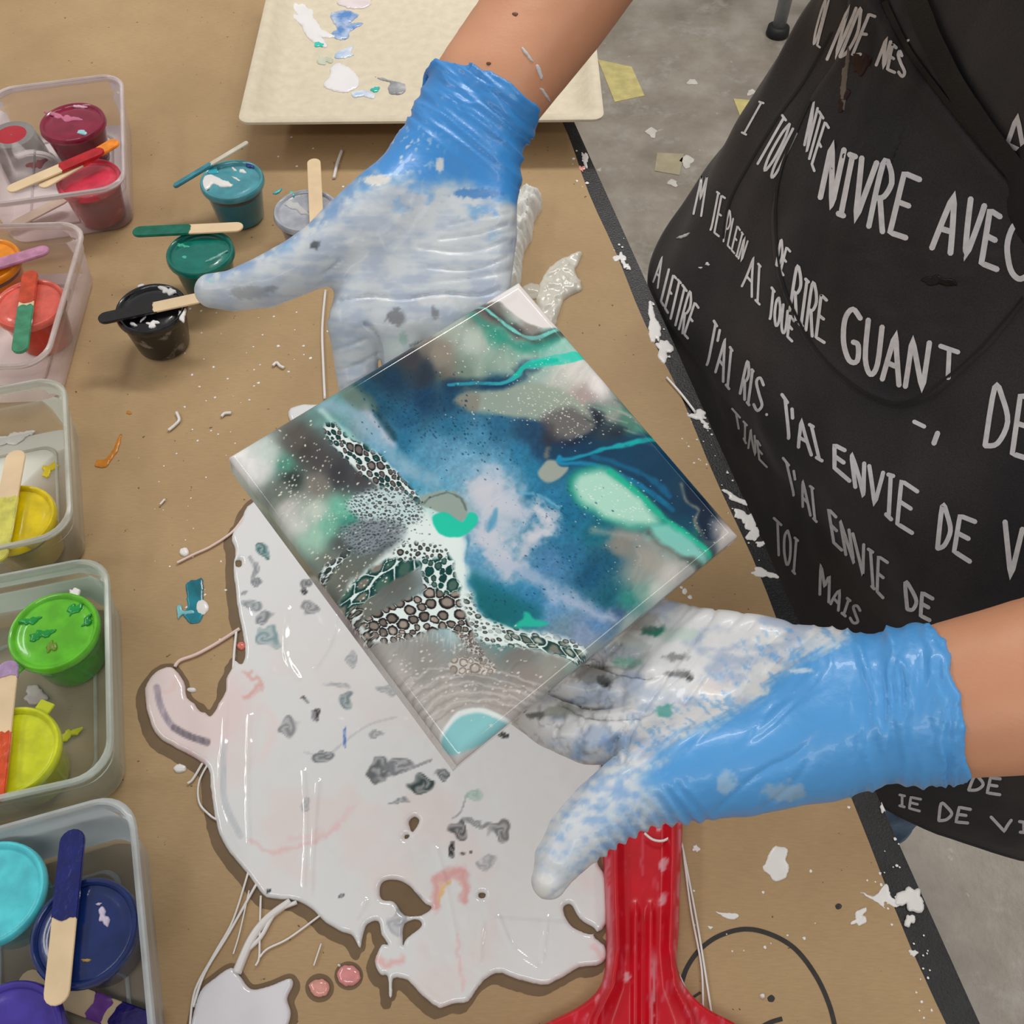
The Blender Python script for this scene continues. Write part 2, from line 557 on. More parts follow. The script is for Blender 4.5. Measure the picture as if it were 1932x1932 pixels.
# ================================================================== moulded fibre tray
def rrect(hx, hy, r, n=7):
    """rounded rectangle outline, counter-clockwise"""
    out = []
    for cx, cy, a0 in ((hx - r, hy - r, 0), (-hx + r, hy - r, 90), (-hx + r, -hy + r, 180), (hx - r, -hy + r, 270)):
        for k in range(n + 1):
            a = math.radians(a0 + 90 * k / n)
            out.append((cx + r * math.cos(a), cy + r * math.sin(a)))
    return out
def loft(name, rings, mat, parent=None, close_first=False, close_last=False, smooth=True, auto=40):
    """rings: list of lists of world points with equal count"""
    bm = bmesh.new()
    R = [[bm.verts.new(p) for p in r] for r in rings]
    n = len(R[0])
    for i in range(len(R) - 1):
        for k in range(n):
            k2 = (k + 1) % n
            bm.faces.new((R[i][k], R[i][k2], R[i + 1][k2], R[i + 1][k]))
    if close_first: bm.faces.new(list(reversed(R[0])))
    if close_last: bm.faces.new(R[-1])
    return bm_obj(name, bm, mat, parent, smooth, auto)
TRAY_H = 0.045
t0 = V(447, 230, TRAY_H); t1 = V(1141, 224, TRAY_H); t2 = V(480, 0, TRAY_H)
tdx = (t1 - t0); tw = tdx.length; tdx.normalize()
tdy = Vector((-tdx.y, tdx.x, 0))
tl = 0.30
tc0 = t0 + tdx * tw / 2 + tdy * tl / 2
tray_m = pm('moulded_fibre', (214, 203, 180), rough=0.7, var=0.05, scale=90, bump=0.15, bscale=600)
tray = empty('fibre_tray', (tc0.x, tc0.y, TT))
tag(tray, 'large cream moulded fibre tray with blue and white paint dabs', 'tray')
def tray_ring(inset, h, r):
    return [tc0 + tdx * x + tdy * y + Vector((0, 0, h - TRAY_H)) for x, y in rrect(tw / 2 - inset, tl / 2 - inset, r)]
tray_body = loft('tray_body', [tray_ring(0.075, 0.0005, 0.02), tray_ring(0.072, 0.004, 0.02), tray_ring(0.046, 0.0255, 0.02), tray_ring(0.030, 0.0255, 0.018), tray_ring(0.014, 0.0365, 0.016), tray_ring(0.005, 0.0410, 0.014),
                   tray_ring(0.0, 0.0415, 0.012), tray_ring(0.0002, 0.044, 0.012), tray_ring(0.003, 0.0455, 0.012), tray_ring(0.009, 0.0450, 0.012),
                   tray_ring(0.014, 0.0405, 0.014), tray_ring(0.024, 0.030, 0.016), tray_ring(0.032, 0.0275, 0.018), tray_ring(0.040, 0.027, 0.02)],
                  tray_m, tray, True, True)
TFL = 0.0272
wet_white = pm('wet_white_paint', (236, 234, 236), rough=0.12, var=0.03, coat=0.5)
def rblob(cx, cy, rx, ry, rot=0.0, seed=0, wob=0.35, n=26):
    """irregular outline in pixels"""
    out = []
    r = random.Random(seed)
    ph = [r.uniform(0, 6.28) for _ in range(5)]
    for k in range(n):
        t = 2 * math.pi * k / n
        w = 1 + wob * (0.45 * math.sin(2 * t + ph[0]) + 0.35 * math.sin(3 * t + ph[1]) + 0.25 * math.sin(5 * t + ph[2]) + 0.2 * math.sin(7 * t + ph[3]))
        x, y = rx * w * math.cos(t), ry * w * math.sin(t)
        out.append((cx + x * math.cos(rot) - y * math.sin(rot), cy + x * math.sin(rot) + y * math.cos(rot)))
    return np.array(out)
def dab(name, poly, h0, mat, parent, thick=0.0012, step=None, label=None, edge=6.0, colfun=None, project=None, drop=0.0004, clip=None):
    poly = np.asarray(poly, float)
    lo = poly.min(0) - 3; hi = poly.max(0) + 3
    if step is None: step = max(1.2, min(hi - lo) / 16)
    jit = min(2.5, 0.06 * float(min(hi - lo)))
    def sd(x, y):
        s = sdf(x + jit * 2 * (fbm(x / 5, y / 5, 3) - .5), y + jit * 2 * (fbm(x / 5 + 9, y / 5, 4) - .5), poly)
        return np.minimum(s, clip(x, y)) if clip else s
    o = blob(name, sd, (lo[0], lo[1], hi[0], hi[1]), step, project or on_table(h0),
             lambda x, y, d: thick * (0.25 + 0.75 * np.sqrt(np.clip(1 - (1 - np.clip(d / edge, 0, 1)) ** 2, 0, 1))), mat, parent, colfun, drop)
    if o is not None and label: o['label'] = label
    return o
blue_dab = pm('blue_paint_dab', (88, 140, 205), rough=0.15, var=0.3, scale=60, coat=0.4, col2=(205, 218, 238))
ltblue_dab = pm('pale_blue_paint_dab', (170, 200, 235), rough=0.15, var=0.2, scale=60, coat=0.4, col2=(236, 238, 242))
turq = pm('turquoise_paint', (60, 200, 185), rough=0.15, var=0.2, coat=0.4)
grey_dab = pm('grey_paint_dab', (120, 124, 128), rough=0.2, var=0.3, coat=0.3, col2=(225, 225, 228))
for nm, poly, m in [
    ('paint_dab', rblob(572, 22, 22, 13, 0.5, 1), wet_white), ('paint_dab', rblob(585, 52, 40, 15, 0.75, 2, 0.5), wet_white),
    ('paint_dab', rblob(604, 62, 26, 7, 0.35, 3), wet_white), ('paint_dab', rblob(603, 84, 9, 6, 0, 4), turq),
    ('paint_dab', rblob(672, 4, 34, 12, 0, 5, 0.2), pm('pinkish_white_paint', (226, 214, 216), rough=0.2, coat=0.4)),
    ('paint_dab', smooth_poly([(624, 26), (650, 20), (676, 28), (668, 38), (655, 46), (690, 44), (662, 58), (656, 72), (640, 76), (624, 66), (636, 54), (628, 40)]), blue_dab),
    ('paint_dab', smooth_poly([(634, 100), (656, 90), (668, 86), (662, 100), (668, 104), (648, 110), (632, 110)]), ltblue_dab),
    ('paint_dab', rblob(612, 114, 13, 8, 0.2, 9, 0.6), pm('sage_paint', (205, 210, 190), rough=0.3)),
    ('paint_dab', smooth_poly([(624, 128), (640, 120), (660, 130), (676, 146), (676, 162), (662, 172), (640, 174), (616, 166), (611, 156), (622, 146)]), wet_white),
    ('paint_dab', smooth_poly([(664, 176), (684, 170), (706, 178), (704, 186), (686, 182), (668, 184)]), ltblue_dab),
    ('paint_dab', rblob(708, 169, 8, 5, 0, 12), turq),
    ('paint_dab', smooth_poly([(706, 146), (724, 148), (740, 154), (762, 158), (762, 176), (738, 178), (732, 166), (736, 156), (720, 151)]), grey_dab)]:
    dab(nm, poly, TFL, m, tray_body, 0.0016, edge=7)
# ================================================================== clear boxes with paint cups
RIM = 0.055
def container(tr, br, label, width=0.128, tint=(232, 232, 228), length=None, body=0.13):
    a = V(*tr, RIM); b = V(*br, RIM)
    dn = (b - a); Ln = length or dn.length; dn.normalize()
    lf = Vector((dn.y, -dn.x, 0))
    if lf.x > 0: lf = -lf
    c = a + dn * Ln / 2 + lf * width / 2
    t = empty('plastic_box', (c.x, c.y, TT))
    tag(t, label, 'plastic box', 'clear plastic boxes along the table')
    def ring(ins, h, r):
        return [Vector((c.x, c.y, TT + h)) - lf * x - dn * y for x, y in rrect(width / 2 - ins, Ln / 2 - ins, r)]
    m = clear_plastic('milky_clear_plastic', tint, body)
    mr = clear_plastic('milky_clear_rim', tint, body * 3.2, 0.2)
    loft('box_body', [ring(0.020, 0.0020, 0.014), ring(0.014, 0.0012, 0.016), ring(0.0095, 0.0014, 0.018), ring(0.0075, 0.004, 0.020),
                      ring(0.0048, 0.034, 0.022), ring(0.0045, 0.0385, 0.022), ring(0.0034, 0.040, 0.022), ring(0.0032, 0.048, 0.022)], m, t, True, False)
    loft('rim', [ring(0.0032, 0.0482, 0.022), ring(0.0030, 0.0515, 0.022), ring(0.0002, 0.0518, 0.024), ring(0.0, 0.0535, 0.024), ring(0.0008, 0.0550, 0.024), ring(0.0028, 0.0556, 0.023),
                 ring(0.0040, 0.0545, 0.022), ring(0.0046, 0.0500, 0.021)], mr, t)
    # stamped foot ridge
    loft('foot_ridge', [ring(0.026, 0.0022, 0.012), ring(0.0265, 0.0034, 0.012), ring(0.0280, 0.0034, 0.012), ring(0.0285, 0.0022, 0.012)], mr, t)
    return t, c, dn, lf
container((232, 135), (237, 352), 'clear plastic box holding dark red and pink paint cups', width=0.135, tint=(236, 224, 224))
container((165, 416), (86, 690), 'clear plastic box holding orange and coral paint cups', tint=(236, 224, 220), width=0.125)
container((124, 703), (138, 1005), 'clear plastic box holding a yellow paint cup', tint=(228, 228, 218))
container((205, 1042), (214, 1462), 'clear plastic box holding green and lime paint cups', tint=(222, 230, 222))
container((250, 1486), (292, 1932), 'clear plastic box holding cyan, navy and purple paint cups', tint=(224, 230, 232), length=0.176)

def lathe(name, c, prof, mat, parent, n=36, ax=None, close0=False, close1=False, auto=35):
    """prof: (radius, height) along the axis from c"""
    az = Vector(ax).normalized() if ax is not None else UZ
    axx = az.orthogonal().normalized(); ayy = az.cross(axx)
    rings = [[Vector(c) + az * h + (axx * math.cos(2 * math.pi * k / n) + ayy * math.sin(2 * math.pi * k / n)) * r for k in range(n)] for r, h in prof]
    return loft(name, rings, mat, parent, close0, close1, True, auto)

CUP_H = 0.0435
clear_m = clear_plastic('clear_cup_plastic', (232, 236, 236), 0.10, 0.08)
def paint_cup(px, py, color, label, h_lid=0.0455, lidcol=None, axis=(0, 0, 1), opaque=False, lid_body=0.75, fill=0.72, R=0.0305, tab=None, dirt=None):
    """cup whose lid centre is seen at (px,py)"""
    az = Vector(axis).normalized()
    top = V(px, py, h_lid)
    base = top - az * CUP_H
    t = empty('paint_cup', base)
    tag(t, label, 'paint cup', 'lidded paint cups')
    paint = pm('cup_paint', color, rough=0.25, var=0.14, scale=55, coat=0.6) if dirt is None else \
        pm('cup_paint', color, rough=0.35, col2=dirt, scale=95, coat=0.3, lo=0.56, hi=0.66)
    r0, r1 = R * 0.735, R * 0.945
    if opaque:
        body = lathe('cup_body', base, [(r0 * 0.9, 0.0006), (r0, 0.0006), (r0 + 0.0006, 0.002), (r1, CUP_H - 0.005), (r1 + 0.001, CUP_H - 0.0045), (r1 + 0.001, CUP_H - 0.002)], paint, t, ax=az, close0=True)
    else:
        hf = CUP_H * fill
        rf = r0 + (r1 - r0) * fill
        body = lathe('cup_body', base, [(r0 * 0.9, 0.0006), (r0, 0.0006), (r0 + 0.0006, 0.002), (rf, hf)], paint, t, ax=az, close0=True, close1=True)
        lathe('clear_band', base, [(rf, hf), (r1, CUP_H - 0.005), (r1 + 0.001, CUP_H - 0.0045), (r1 + 0.001, CUP_H - 0.002)], clear_m, t, ax=az)
    lm = pm('cup_lid', lidcol or color, rough=0.22, var=0.16, scale=70, coat=0.6, bump=0.12, bscale=140)
    lid = lathe('lid', base, [(R - 0.0012, CUP_H - 0.0060), (R + 0.0002, CUP_H - 0.0058), (R + 0.0006, CUP_H - 0.0045), (R, CUP_H - 0.0006), (R - 0.0008, CUP_H + 0.0003), (R - 0.0020, CUP_H + 0.0004),
                      (R - 0.0032, CUP_H - 0.0003), (R - 0.0042, CUP_H - 0.0022), (R - 0.0060, CUP_H - 0.0024), (R - 0.0085, CUP_H - 0.0014), (R - 0.012, CUP_H - 0.0012)], lm, t, ax=az, close1=True, n=44)
    if tab is not None:
        d = Vector((math.cos(tab), math.sin(tab), 0)); s = Vector((-d.y, d.x, 0))
        cc = base + az * (CUP_H - 0.0035) + d * (R + 0.003)
        bm_obj('lid_tab', box_bm(cc, d, s, UZ, 0.009, 0.011, 0.0012, 0.0005), lm, lid)
    return t, lid, h_lid
def lid_smear(lid, h, spec):
    for k, (poly, m) in enumerate(spec):
        dab('paint_smear', poly, h - 0.0014, m, lid, 0.0016, edge=5)

dried_white = pm('dried_white_paint', (232, 230, 228), rough=0.35, var=0.05, coat=0.2)
dull_white = pm('dull_white_film', (205, 205, 205), rough=0.4, var=0.1)
# --- four cups standing on the paper
t, lid, h = paint_cup(437, 338, (14, 108, 128), 'teal paint cup with white smears on its lid', lidcol=(76, 152, 166), tab=None)
lid_smear(lid, h, [(smooth_poly([(382, 338), (392, 330), (412, 336), (436, 346), (438, 352), (420, 354), (404, 348), (396, 354), (388, 360), (382, 350)]), dried_white),
                   (rblob(442, 320, 5, 2.5, 0.6, 3), dried_white), (rblob(458, 324, 6, 4, 0.3, 4), dried_white), (rblob(446, 338, 9, 1.6, 0.5, 5), dried_white),
                   (rblob(402, 322, 12, 7, -0.3, 6), pm('turquoise_smear', (50, 178, 196), rough=0.2, coat=0.4)), (rblob(474, 313, 9, 4, 0.35, 7), pm('navy_smear', (24, 58, 130), rough=0.2, coat=0.4))])
t, lid, h = paint_cup(377, 474, (4, 92, 82), 'dark green paint cup under a green stirring stick', lidcol=(8, 112, 100), fill=0.8)
lid_smear(lid, h, [(rblob(410, 484, 17, 3.2, -0.5, 3, 0.6), pm('pale_green_smear', (110, 165, 155), rough=0.3)), (rblob(345, 464, 9, 4, 0.2, 4, 0.6), pm('mint_smear', (60, 180, 150), rough=0.2, coat=0.4)),
                   (rblob(348, 486, 5, 3, 0.2, 5), pm('mint_smear', (70, 180, 160), rough=0.2))])
t, lid, h = paint_cup(284, 580, (22, 20, 21), 'black paint cup spattered with white and grey', lidcol=(17, 17, 24), opaque=True, dirt=(120, 116, 112))
lid_smear(lid, h, [(rblob(268, 541, 9, 4, -0.3, 2, 0.5), dull_white), (rblob(318, 549, 13, 8, 0.2, 3, 0.8), dull_white), (rblob(252, 612, 6, 3, 0.4, 4), dull_white), (rblob(288, 612, 10, 6, 0.2, 5, 0.8), dried_white),
                   (rblob(344, 594, 8, 11, 0.3, 6, 0.5), dried_white), (rblob(270, 603, 7, 2, -0.8, 8), dried_white)])
t, lid, h = paint_cup(577, 396, (120, 108, 130), 'lavender grey paint cup tucked behind the gloved thumb', lidcol=(168, 172, 182))
lid_smear(lid, h, [(rblob(551, 366, 5, 4, 0, 2), turq), (rblob(524, 362, 8, 3, -0.5, 3), pm('teal_smear', (70, 165, 165), rough=0.2)), (rblob(560, 392, 20, 9, 0.5, 4, 0.6), pm('grey_smear', (196, 196, 196), rough=0.2))])

# --- cups in the boxes
def empty_cup(px, py, h_base, label, flip=False):
    base = V(px, py, h_base)
    t = empty('empty_cup', base); tag(t, label, 'paint cup')
    r0, r1 = 0.0225, 0.029
    pr = [(r0 * 0.9, 0.0006), (r0, 0.0006), (r0 + 0.0006, 0.002), (r1, CUP_H - 0.005), (r1 + 0.0022, CUP_H - 0.0045), (r1 + 0.0022, CUP_H - 0.002)]
    if flip: pr = [(r, CUP_H - z) for r, z in pr]
    lathe('cup_body', base, pr, clear_m, t, close0=True)
    lathe('paint_residue', base, [(0.001, CUP_H - 0.0002), (0.013, CUP_H - 0.0003), (0.015, CUP_H - 0.0005)] if flip else [(0.002, 0.0016), (0.018, 0.0017), (0.019, 0.0022)],
          pm('red_residue', (176, 44, 56), rough=0.3), t)
    return t
empty_cup(52, 322, 0.003, 'upturned clear cup stained red beside the dark red paint cup', True)
t, lid, h = paint_cup(136, 229, (112, 14, 42), 'glossy dark red paint cup behind the crossed red sticks', h_lid=0.047, lidcol=(134, 26, 58), opaque=True, R=0.0325)
lid_smear(lid, h, [(rblob(155, 250, 9, 4.5, 0, 2, 0.3), pm('pale_blue_drop', (150, 200, 210), rough=0.2)), (rblob(120, 222, 22, 7, 0.2, 3, 0.9), pm('pink_streak', (196, 110, 140), rough=0.25)), (rblob(150, 201, 12, 2.5, 0.1, 4), pm('pink_streak', (214, 170, 190), rough=0.25))])
t, lid, h = paint_cup(166, 336, (186, 40, 62), 'rose red paint cup below the crossed red sticks', lidcol=(208, 62, 84), h_lid=0.047, fill=0.85)
t, lid, h = paint_cup(-28, 492, (214, 112, 8), 'orange paint cup in the box corner beside the mauve stick', lidcol=(232, 140, 20), h_lid=0.047)
t, lid, h = paint_cup(54, 572, (206, 62, 40), 'coral red paint cup under a red and green stick', lidcol=(220, 98, 84), h_lid=0.047, fill=0.85)
t, lid, h = paint_cup(24, 977, (216, 186, 6), 'bright yellow paint cup under a wooden stick', lidcol=(222, 196, 10), h_lid=0.047)
t, lid, h = paint_cup(100, 1189, (52, 150, 44), 'bright green paint cup with darker green splashes on lid', lidcol=(98, 190, 40), h_lid=0.047, tab=-2.2)
gs = pm('green_splash', (24, 148, 60), rough=0.2, var=0.2, coat=0.4)
lid_smear(lid, h, [(rblob(140, 1150, 14, 9, -0.8, 2, 0.6), gs), (rblob(58, 1172, 16, 8, -0.2, 3, 0.6), gs), (rblob(77, 1198, 20, 10, -0.3, 4, 0.6), gs), (rblob(165, 1172, 12, 6, -0.7, 5, 0.7), gs),
                   (rblob(142, 1119, 13, 7, 0.3, 6, 0.5), dried_white), (rblob(98, 1220, 8, 12, 0.2, 7, 0.6), pm('olive_splash', (110, 140, 40), rough=0.3))])
t, lid, h = paint_cup(20, 1416, (176, 186, 24), 'lime yellow paint cup beside the bright green one', lidcol=(206, 214, 34), h_lid=0.047, tab=1.2)
t, lid, h = paint_cup(-16, 1684, (60, 150, 160), 'cyan paint cup beside the navy paint cup', lidcol=(84, 202, 214), h_lid=0.050)
t, lid, h = paint_cup(158, 1757, (16, 34, 84), 'navy blue paint cup under a blue dipped stick', lidcol=(16, 40, 98), h_lid=0.050)
lid_smear(lid, h, [(rblob(196, 1730, 9, 17, -0.1, 2, 0.6), pm('lilac_smear', (198, 188, 210), rough=0.3)), (rblob(163, 1812, 8, 4, 0, 3), pm('ochre_smear', (170, 140, 70), rough=0.3)), (rblob(186, 1706, 6, 2, 0, 5, 0.7), pm('lilac_smear', (198, 188, 210), rough=0.3))])
t, lid, h = paint_cup(12, 1962, (52, 34, 128), 'purple paint cup beside the purple dipped stick', lidcol=(64, 48, 150), h_lid=0.046)

# --- stirring sticks
wood = pm('birch_wood', (226, 200, 162), rough=0.6, var=0.07, scale=40, bump=0.1, bscale=400)
SW, SH = 0.0130, 0.0017
def slab(name, A, B, w, t, mat, parent, n=8, end0=True, end1=True, ragged=0.0, lift=0.0):
    """flat stick from A to B with rounded ends"""
    A = Vector(A); B = Vector(B); d = (B - A); Ln = d.length; d.normalize()
    s = UZ.cross(d).normalized(); u = d.cross(s)
    r = w / 2; out = []
    rr = random.Random(int(1000 * abs(A.x) + 77 * abs(B.y)))
    if end0:
        for k in range(n + 1):
            a = math.pi / 2 + math.pi * k / n; out.append((r + r * math.cos(a), r * math.sin(a)))
    else:
        m = 7
        for k in range(m + 1): out.append((rr.uniform(0, ragged), r - w * k / m))
    if end1:
        for k in range(n + 1):
            a = -math.pi / 2 + math.pi * k / n; out.append((Ln - r + r * math.cos(a), r * math.sin(a)))
    else:
        m = 7
        for k in range(m + 1): out.append((Ln - rr.uniform(0, ragged), -r + w * k / m))
    bm = bmesh.new()
    lo = [bm.verts.new(A + d * x + s * y + u * (-t / 2 + lift)) for x, y in out]
    hi = [bm.verts.new(A + d * x + s * y + u * (t / 2 + lift)) for x, y in out]
    bm.faces.new(list(reversed(lo))); bm.faces.new(hi)
    for k in range(len(out)):
        k2 = (k + 1) % len(out); bm.faces.new((lo[k], lo[k2], hi[k2], hi[k]))
    es = [e for e in bm.edges if abs((e.verts[0].co - e.verts[1].co).normalized().dot(u)) < 0.5]
    bmesh.ops.bevel(bm, geom=es, offset=t * 0.22, segments=2, affect='EDGES')
    return bm_obj(name, bm, mat, parent, True, 40)
def stick(a, b, label, coats=(), w=SW, mat=None):
    """a,b = (px,py,h); coats = [(t0,t1,colour)] along a->b"""
    A = V(*a); B = V(*b)
    t = empty('stirring_stick', (A + B) / 2)
    tag(t, label, 'stick', 'wooden stirring sticks')
    slab('wood', A, B, w, SH, mat or wood, t)
    for (t0, t1, c, *rest) in coats:
        pmn = c if not isinstance(c, tuple) else pm('stick_paint', c, rough=0.2, var=0.18, scale=120, coat=0.5, bump=0.3, bscale=200)
        d = (B - A).normalized()
        p0 = A.lerp(B, t0); p1 = A.lerp(B, t1)
        if t0 == 0: p0 = p0 - d * 0.0004
        if t1 == 1: p1 = p1 + d * 0.0004
        slab('paint_coat', p0, p1, w + 0.0008, SH + 0.0010, pmn, t, end0=(t0 == 0), end1=(t1 == 1), ragged=0.004)
    return t
hs = 0.0475
stick((328, 352, 0.035), (468, 268, 0.062), 'thin teal tipped stick leaning on the teal cup', [(0, 0.52, (62, 140, 156))], w=0.006, mat=pm('whitewashed_wood', (214, 208, 190), rough=0.6))
stick((251, 438, 0.050), (459, 428, 0.050), 'stick dipped in dark green lying across the dark green cup', [(0, 0.53, (4, 104, 84))])
stick((186, 603, 0.049), (386, 560, 0.049), 'stick dipped in black lying across the black cup', [(0, 0.54, (24, 23, 25))])
stick((592, 300, 0.049), (598, 430, 0.049), 'bare wooden stick lying across the lavender grey cup', [])
# red box
stick((14, 360, 0.057), (195, 283, 0.060), 'stick dipped in bright red inside the dark red paint box', [(0.52, 1, (178, 16, 28))])
stick((75, 353, 0.055), (222, 266, 0.058), 'stick dipped in red and orange inside the dark red paint box', [(0.47, 0.72, (204, 52, 30)), (0.72, 1, (236, 140, 36))])
stick((20, 428, 0.008), (128, 372, 0.016), 'pale stick lying on the bottom of the dark red paint box', [], mat=pm('pinkish_wood', (216, 196, 178), rough=0.6))
# orange box
stick((-62, 516, 0.052), (92, 470, 0.052), 'mauve painted stick across the orange paint cup', [(0, 1, (190, 132, 162))])
stick((58, 512, 0.050), (37, 666, 0.050), 'stick painted red and green across the coral cup', [(0, 0.42, (196, 72, 42)), (0.42, 1, (66, 138, 104))])
# yellow box
stick((32, 850, 0.052), (-8, 1062, 0.052), 'wooden stick with yellow green end across the yellow cup', [(0.42, 1, (206, 200, 92))], w=0.0150)
# green box
stick((17, 1248, 0.052), (-14, 1520, 0.052), 'stick with purple top and orange red end on lime cup', [(0.0, 0.14, (166, 138, 176)), (0.5, 1, (206, 74, 28))], w=0.0135)
# blue box
stick((139, 1566, 0.0545), (105, 1898, 0.0545), 'stick dipped in navy blue lying across the navy cup', [(0, 0.55, (14, 28, 104))], w=0.0142)
stick((38, 1846, 0.007), (300, 1944, 0.007), 'stick dipped in purple lying on the bottom of its box', [(0.50, 0.66, (120, 70, 160)), (0.66, 1, (32, 22, 110))], w=0.0142)
# stray marks in the boxes: dried paint flakes on the bottoms
def flake(poly, h, m, label):
    o = dab('paint_flake', poly, h, m, None, 0.0010, edge=4, label=None)
    tag(o, label, 'paint flake', 'dried paint flakes in the boxes')
yl = pm('yellow_flake', (220, 196, 20), rough=0.3); lm_ = pm('lime_flake', (196, 200, 40), rough=0.3)
flake(rblob(18, 828, 34, 12, -0.2, 3, 0.6), 0.0023, dried_white, 'white dried paint film on the bottom of the yellow box')
flake(rblob(93, 886, 10, 15, 0.6, 5, 0.7), 0.0023, yl, 'yellow dried paint flake beside the yellow paint cup')
flake(rblob(132, 1385, 17, 9, -0.5, 4, 0.7), 0.0023, lm_, 'lime dried paint flake beside the lime yellow cup')
flake(rblob(66, 1312, 22, 16, -0.6, 6, 0.4), 0.0023, pm('dusty_pink_flake', (178, 128, 140), rough=0.4, col2=(205, 205, 200)), 'dusty pink paint flake between green and lime cups')
flake(rblob(70, 310, 14, 9, -0.3, 3, 0.7), 0.0023, pm('red_flake', (176, 40, 50), rough=0.3), 'red paint flake on the bottom of the dark red box')
# ================================================================== the poured painting on its canvas
def W(v): return np.array([v[0], v[1], v[2] + TT])
cT, cL, cB, cR = W((.0030, .3643, .3384)), W((-.1126, .2636, .3385)), W((-.0200, .15155, .2989)), W((.0956, .2523, .2988))
cA, cBv = cB - cL, cT - cL                       # along lower-left edge, along upper-left edge
LA, LB_ = np.linalg.norm(cA), np.linalg.norm(cBv)
cN = np.cross(cA, cBv); cN /= np.linalg.norm(cN)
ER, EDEP = 0.0038, 0.0165                        # rounded edge radius, canvas depth
def edge_profile(length, n_flat):
    """(offset along the side, drop, flat coordinate) for one direction"""
    off, drop, flat = [], [], []
    arc = [math.radians(a) for a in (90, 72, 54, 36, 18)]
    side = [EDEP, EDEP * 0.75, EDEP * 0.5, ER + 0.001]
    for d in side: off.append(-ER); drop.append(d); flat.append(-ER * 1.57 - (d - ER))
    for a in arc: off.append(-ER * math.sin(a)); drop.append(ER - ER * math.cos(a)); flat.append(-ER * a)
    k0 = len(off)
    for s in np.linspace(0, length, n_flat): off.append(s); drop.append(0.0); flat.append(s)
    for a in reversed(arc): off.append(length + ER * math.sin(a)); drop.append(ER - ER * math.cos(a)); flat.append(length + ER * a)
    for d in reversed(side): off.append(length + ER); drop.append(d); flat.append(length + ER * 1.57 + (d - ER))
    return np.array(off), np.array(drop), np.array(flat)
NF = 600
# the flat part is inset so that the outer outline keeps the measured size
ia = cA / LA; ib = cBv / LB_
o1, d1, f1 = edge_profile(LA - 0.0, NF); o2, d2, f2 = edge_profile(LB_ - 0.0, NF)
O1, O2 = np.meshgrid(o1, o2, indexing='ij'); D1, D2 = np.meshgrid(d1, d2, indexing='ij'); F1, F2 = np.meshgrid(f1, f2, indexing='ij')
DR = np.maximum(D1, D2)
rim_lift = 0.00035 * np.exp(-((np.minimum(np.minimum(O1, LA - O1), np.minimum(O2, LB_ - O2)) - 0.001) / 0.002) ** 2)
CV = cL + O1[..., None] * ia + O2[..., None] * ib - (DR - rim_lift)[..., None] * cN
FLAT = cL + F1[..., None] * ia + F2[..., None] * ib
PX, PY = proj(FLAT)

